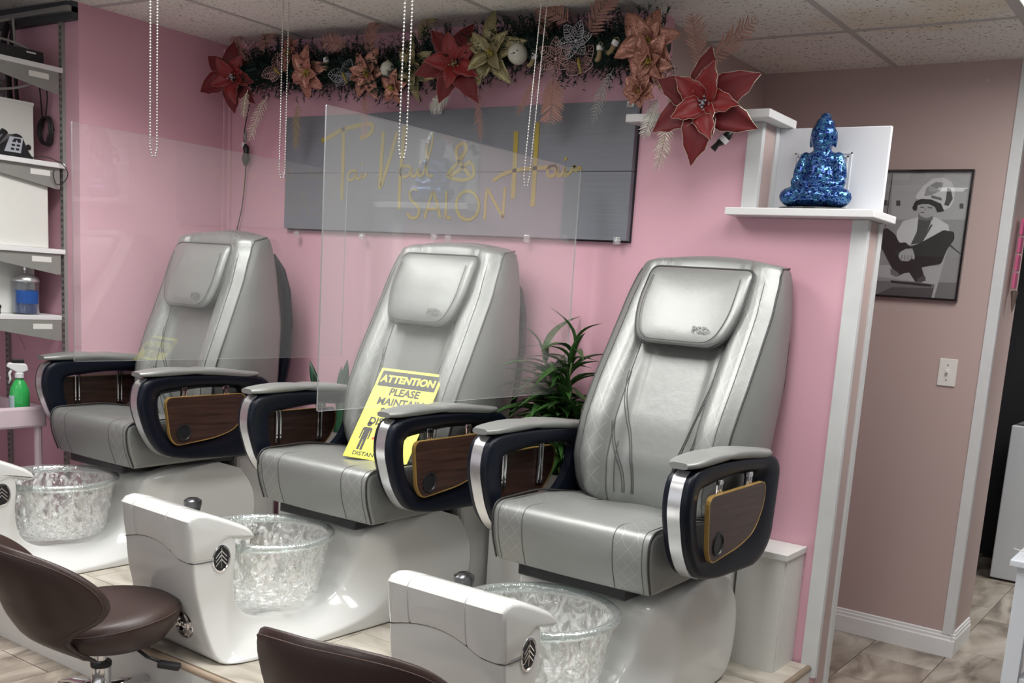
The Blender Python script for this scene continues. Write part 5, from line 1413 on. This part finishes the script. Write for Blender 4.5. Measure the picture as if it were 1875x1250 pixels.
# ------------------------------------------------------------------ white cabinet at the right end of the platform
CH=.432
def cabinet(label,xr,y,wd):
    R=root('low_cabinet',label,'cabinet',(xr,y,PT)); d=YB-y-.002
    obj('front_panel',box(B(),-wd,0,0,.016,0,CH-.022),LAMW,R)
    obj('side_panel',box(B(),-.014,.003,.0165,d,0,CH-.022),LAMW,R)
    boxo('side_panel',-wd-.003,-wd+.014,.0165,d,0,CH-.022,LAMW,R)
    boxo('cabinet_top',-wd-.008,.010,-.008,d,CH-.022,CH,LAMW,R,.0015)
    boxo('edge_strip',-.030,.0005,-.0012,.0005,0,CH-.022,LAMW,R)
cabinet('plain white laminate cabinet standing between the right chair and the half wall',-1.21,3.29,.172)
cabinet('white laminate cabinet between the middle and right chairs, under the bamboo plant',-1.87,3.25,.60)
cabinet('white laminate cabinet between the left and middle chairs, under the snake plant',-3.06,3.25,.70)

# ------------------------------------------------------------------ technician stools
def stool(label,loc,rz,sc_=1):
    R=root('technician_stool',label,'stool',loc,rz,group='brown technician stools'); R.scale=(sc_,)*3
    # local frame: faces +X
    bm=B()
    for k in range(5):
        a=2*PI*k/5+.35; u=Vector((math.cos(a),math.sin(a),0)); v=Vector((-u.y,u.x,0)); rg=[]
        for (r,z,w,h) in ((.03,.118,.026,.040),(.10,.118,.022,.032),(.18,.103,.018,.024),(.25,.080,.015,.018),(.275,.068,.010,.012)):
            c=u*r+Vector((0,0,z)); rg.append([c+v*w+Vector((0,0,h*.2)),c+v*w*.6+Vector((0,0,h*.5)),c-v*w*.6+Vector((0,0,h*.5)),c-v*w+Vector((0,0,h*.2)),c-v*w*.8-Vector((0,0,h*.4)),c+v*w*.8-Vector((0,0,h*.4))])
        b2=B(); rings_mesh(b2,rg); L=obj('base_leg',b2,CHROME,R,smooth=True)
        b3=B(); c=u*.262
        tube(b3,[(c.x,c.y,.070),(c.x,c.y,.045)],.006,8); 
        for s in (-1,1):
            q=c+v*s*.012; tube(b3,[tuple(q-v*.007+Vector((0,0,.026))),tuple(q+v*.007+Vector((0,0,.026)))],.026,14)
        obj('caster',b3,BLACK,L)
    bm.free()
    bm=B(); lathe(bm,[(0,.085),(.034,.085),(.038,.10),(.038,.135),(.030,.145),(.030,.215),(0,.215)],24); obj('hub',bm,CHROME,R,auto=40)
    bm=B(); lathe(bm,[(0,.212),(.031,.212),(.032,.216),(.032,.226),(.030,.230),(0,.230)],24); obj('collar',bm,BLACK,R,auto=40)
    bm=B(); lathe(bm,[(0,.22),(.0175,.22),(.0175,.31),(0,.31)],20); obj('gas_column',bm,CHROME,R,auto=40)
    bm=B(); tube(bm,[(.04,-.03,.295),(.075,-.065,.28),(.10,-.10,.250),(.13,-.14,.235)],.0055,8); lv=obj('height_lever',bm,BLACK,R,smooth=True)
    bm=B(); box(bm,-.022,.048,-.016,.016,-.012,.010,0,.006); o=obj('lever_paddle',bm,BLACK,lv); o.location=(.135,-.150,.230); o.rotation_euler=(0,.15,-.75)
    # seat cushion
    bm=B(); rg=[]
    for (r,z) in ((.02,.292),(.11,.288),(.165,.305),(.198,.340),(.207,.370),(.200,.392),(.180,.405),(.13,.410),(.02,.408)):
        ring=[]
        for k in range(36):
            a=2*PI*k/36; ex=1.0+.10*math.cos(a); x=r*math.cos(a)*ex+.02; y=r*math.sin(a)*1.0
            zz=z+ (.018*(math.sin(a)**2)*(r/.2)**2 if z>.38 else 0)+.02*(x/.2)*(1 if z>.33 else .2)
            ring.append((x,y,zz))
        rg.append(ring)
    rings_mesh(bm,rg); st_=obj('seat',bm,BROWN,R,auto=60)
    bm=B(); P=[]
    for k in range(37):
        a=2*PI*k/36; r=.2045; ex=1+.10*math.cos(a); x=r*math.cos(a)*ex+.02
        P.append((x,r*math.sin(a),.3795+.018*math.sin(a)**2+.02*x/.2))
    tube(bm,P,.0018,5); obj('seat_seam',bm,STITCHB,st_)
    # wrap-around backrest: a padded sheet with a bean-shaped outline
    Rr=.237
    def surf(a,v,off):
        rad=(Rr+off)*(.80+.20*sm(v/.45)); z=.265+.425*v-.012*a*a*v
        x=-rad*math.cos(a)-(.03+.085*v)*sm(v)+.02; y=rad*math.sin(a)*1.06
        if v<.25: x+=.10*(1-v/.25)**1.5
        return Vector((x,y,z))
    half=[(0,1.02),(.35,1.015),(.70,.985),(1.0,.925),(1.22,.83),(1.35,.70),(1.33,.57),(1.16,.455),(.92,.37),(.72,.28),(.62,.18),(.57,.08),(.42,-.01),(.2,-.045),(0,-.05)]
    full=half+[(-x,v) for x,v in half[-2:0:-1]]
    cl=catmull([full[-1]]+full+[full[0],full[1]],4)[4:-4]; cl=cl[:len(full)*4]
    cc=(0,.56); th=.027; nr=12
    def pt(k,r,side):
        a0=cc[0]+(cl[k][0]-cc[0])*r; v0=cc[1]+(cl[k][1]-cc[1])*r
        t=th*(max(0,1-r**5))**.5
        return surf(a0,v0,side*t)
    bm=B(); n=len(cl)
    rr=[[pt(k,(j/nr)**.8,1) for k in range(n)] for j in range(1,nr)]+[[pt(k,.985,1) for k in range(n)],[pt(k,1.0,1) for k in range(n)],[pt(k,.985,-1) for k in range(n)]]+[[pt(k,(j/nr)**.8,-1) for k in range(n)] for j in range(nr-1,0,-1)]
    rings_mesh(bm,rr); bk=obj('backrest',bm,BROWN,R,smooth=True)
    bm=B(); tube(bm,[pt(k%n,.93,1)+Vector((-.0008,0,0)) for k in range(n+1)],.0016,5); obj('back_seam',bm,STITCHB,bk)
    return R
stool('brown leather saddle stool at the lower left, chrome base in view','',0) if False else None
stool('brown leather wrap-back stool at the lower left with its chrome base in view',(-2.85,1.76,0),1.45)
stool('brown leather wrap-back stool at the bottom centre, only the top of its back in view',(-1.48,1.63,0),1.75)

D.objects['technician_stool.001'].scale=(.96,.96,1.11); D.objects['technician_stool'].scale=(1.0,1.0,.955)

# ------------------------------------------------------------------ right edge: white table, far appliance, lacquer decor
TM=M('pale_blue_white_table',(.62,.65,.70),.35,var=.03)
R=root('side_table','pale white table at the right edge of the picture with a lower shelf','table',(-.520,3.42,0))
boxo('tabletop',0,1.0,0,.55,.715,.738,TM,R,.004)
boxo('leg',.022,.072,.02,.07,0,.715,TM,R,.002); boxo('leg',.93,.98,.02,.07,0,.715,TM,R,.002); boxo('leg',.022,.072,.48,.53,0,.715,TM,R,.002); boxo('leg',.93,.98,.48,.53,0,.715,TM,R,.002)
boxo('lower_shelf',.072,.93,.03,.52,.33,.35,TM,R,.002)
boxo('lower_shelf',.072,.93,.03,.52,.16,.18,TM,R,.002)
R=root('twig_ornament','little white artificial twig lying on the white table','ornament',(-.475,3.52,.738))
rnd=random.Random(4)
for k in range(7):
    a=-2.6+.5*k+rnd.uniform(-.2,.2); e=rnd.uniform(.2,.8); d=Vector((math.cos(a)*math.cos(e),math.sin(a)*math.cos(e),math.sin(e)))
    bm=B(); tube(bm,[(0,0,.004),d*.03+Vector((0,0,.008)),d*.06+Vector((0,0,.006))],[.002,.0015,.001],5); obj('twig',bm,CARDW,R)
R=root('white_appliance','tall white appliance block standing at the end of the hall','appliance',(-1.04,6.2,0))
boxo('body',0,1.1,0,.6,.012,.905,FAR,R,.006); boxo('foot',.02,1.08,.02,.58,0,.012,BLACK,R)
for i,(x,cb,lb) in enumerate(((.10,BLUEB,'first blue and white bottle on the far white appliance'),(.20,BLUEB,'second blue and white bottle on the far white appliance'),(.31,FAR,'white bottle on the far white appliance'))):
    R=root('bottle',lb,'bottle',(-1.04+x,6.25,.905)); bm=B(); lathe(bm,[(0,0),(.036,0),(.04,.01),(.04,.16),(.03,.19),(.014,.21),(.014,.24),(0,.24)],18); obj('bottle_body',bm,FAR,R,auto=40)
    bm=B(); lathe(bm,[(.0405,.02),(.0405,.12)],18); obj('bottle_label',bm,cb,R)
R=root('hall_shelf','narrow dark shelf high on the far hall wall','shelf',(-.70,6.42,1.27)); boxo('board',-.35,.6,-.18,.0,0,.03,DARKV,R); boxo('bracket',-.3,-.27,-.16,0,-.12,0,GREYM,R)
R=root('red_box','red and white box on the far hall shelf','box',(-.72,6.33,1.30)); boxo('body',-.18,.22,-.06,.06,0,.10,REDB,R,.002); boxo('lid',-.182,.222,-.062,.062,.10,.16,FAR,R,.002)
struct('wall_hall_end',box(B(),-1.36,3,6.85,6.95,0,TOPZ),DARKV)  # end wall coloured near-black so the unlit gap by the appliance reads dark
# lacquer sample pendant on the side wall
R=root('pink_pendant','hanging strip of glossy pink lacquer blocks ending in a metal cone','ornament',(-.872,4.73,1.56))
for k in range(4):
    boxo('lacquer_block',0,.012,-.030+.003*k,.030+.003*k,.06+.075*k,.128+.075*k,MAG,R,.003)
bm=B(); lathe(bm,[(0,-.045),(.006,-.02),(.016,.05),(0,.055)],14,(.012,0,0)); obj('metal_cone',bm,M('bronze_cone',(.30,.24,.20),.3,metal=.8,var=.1),R,auto=40)
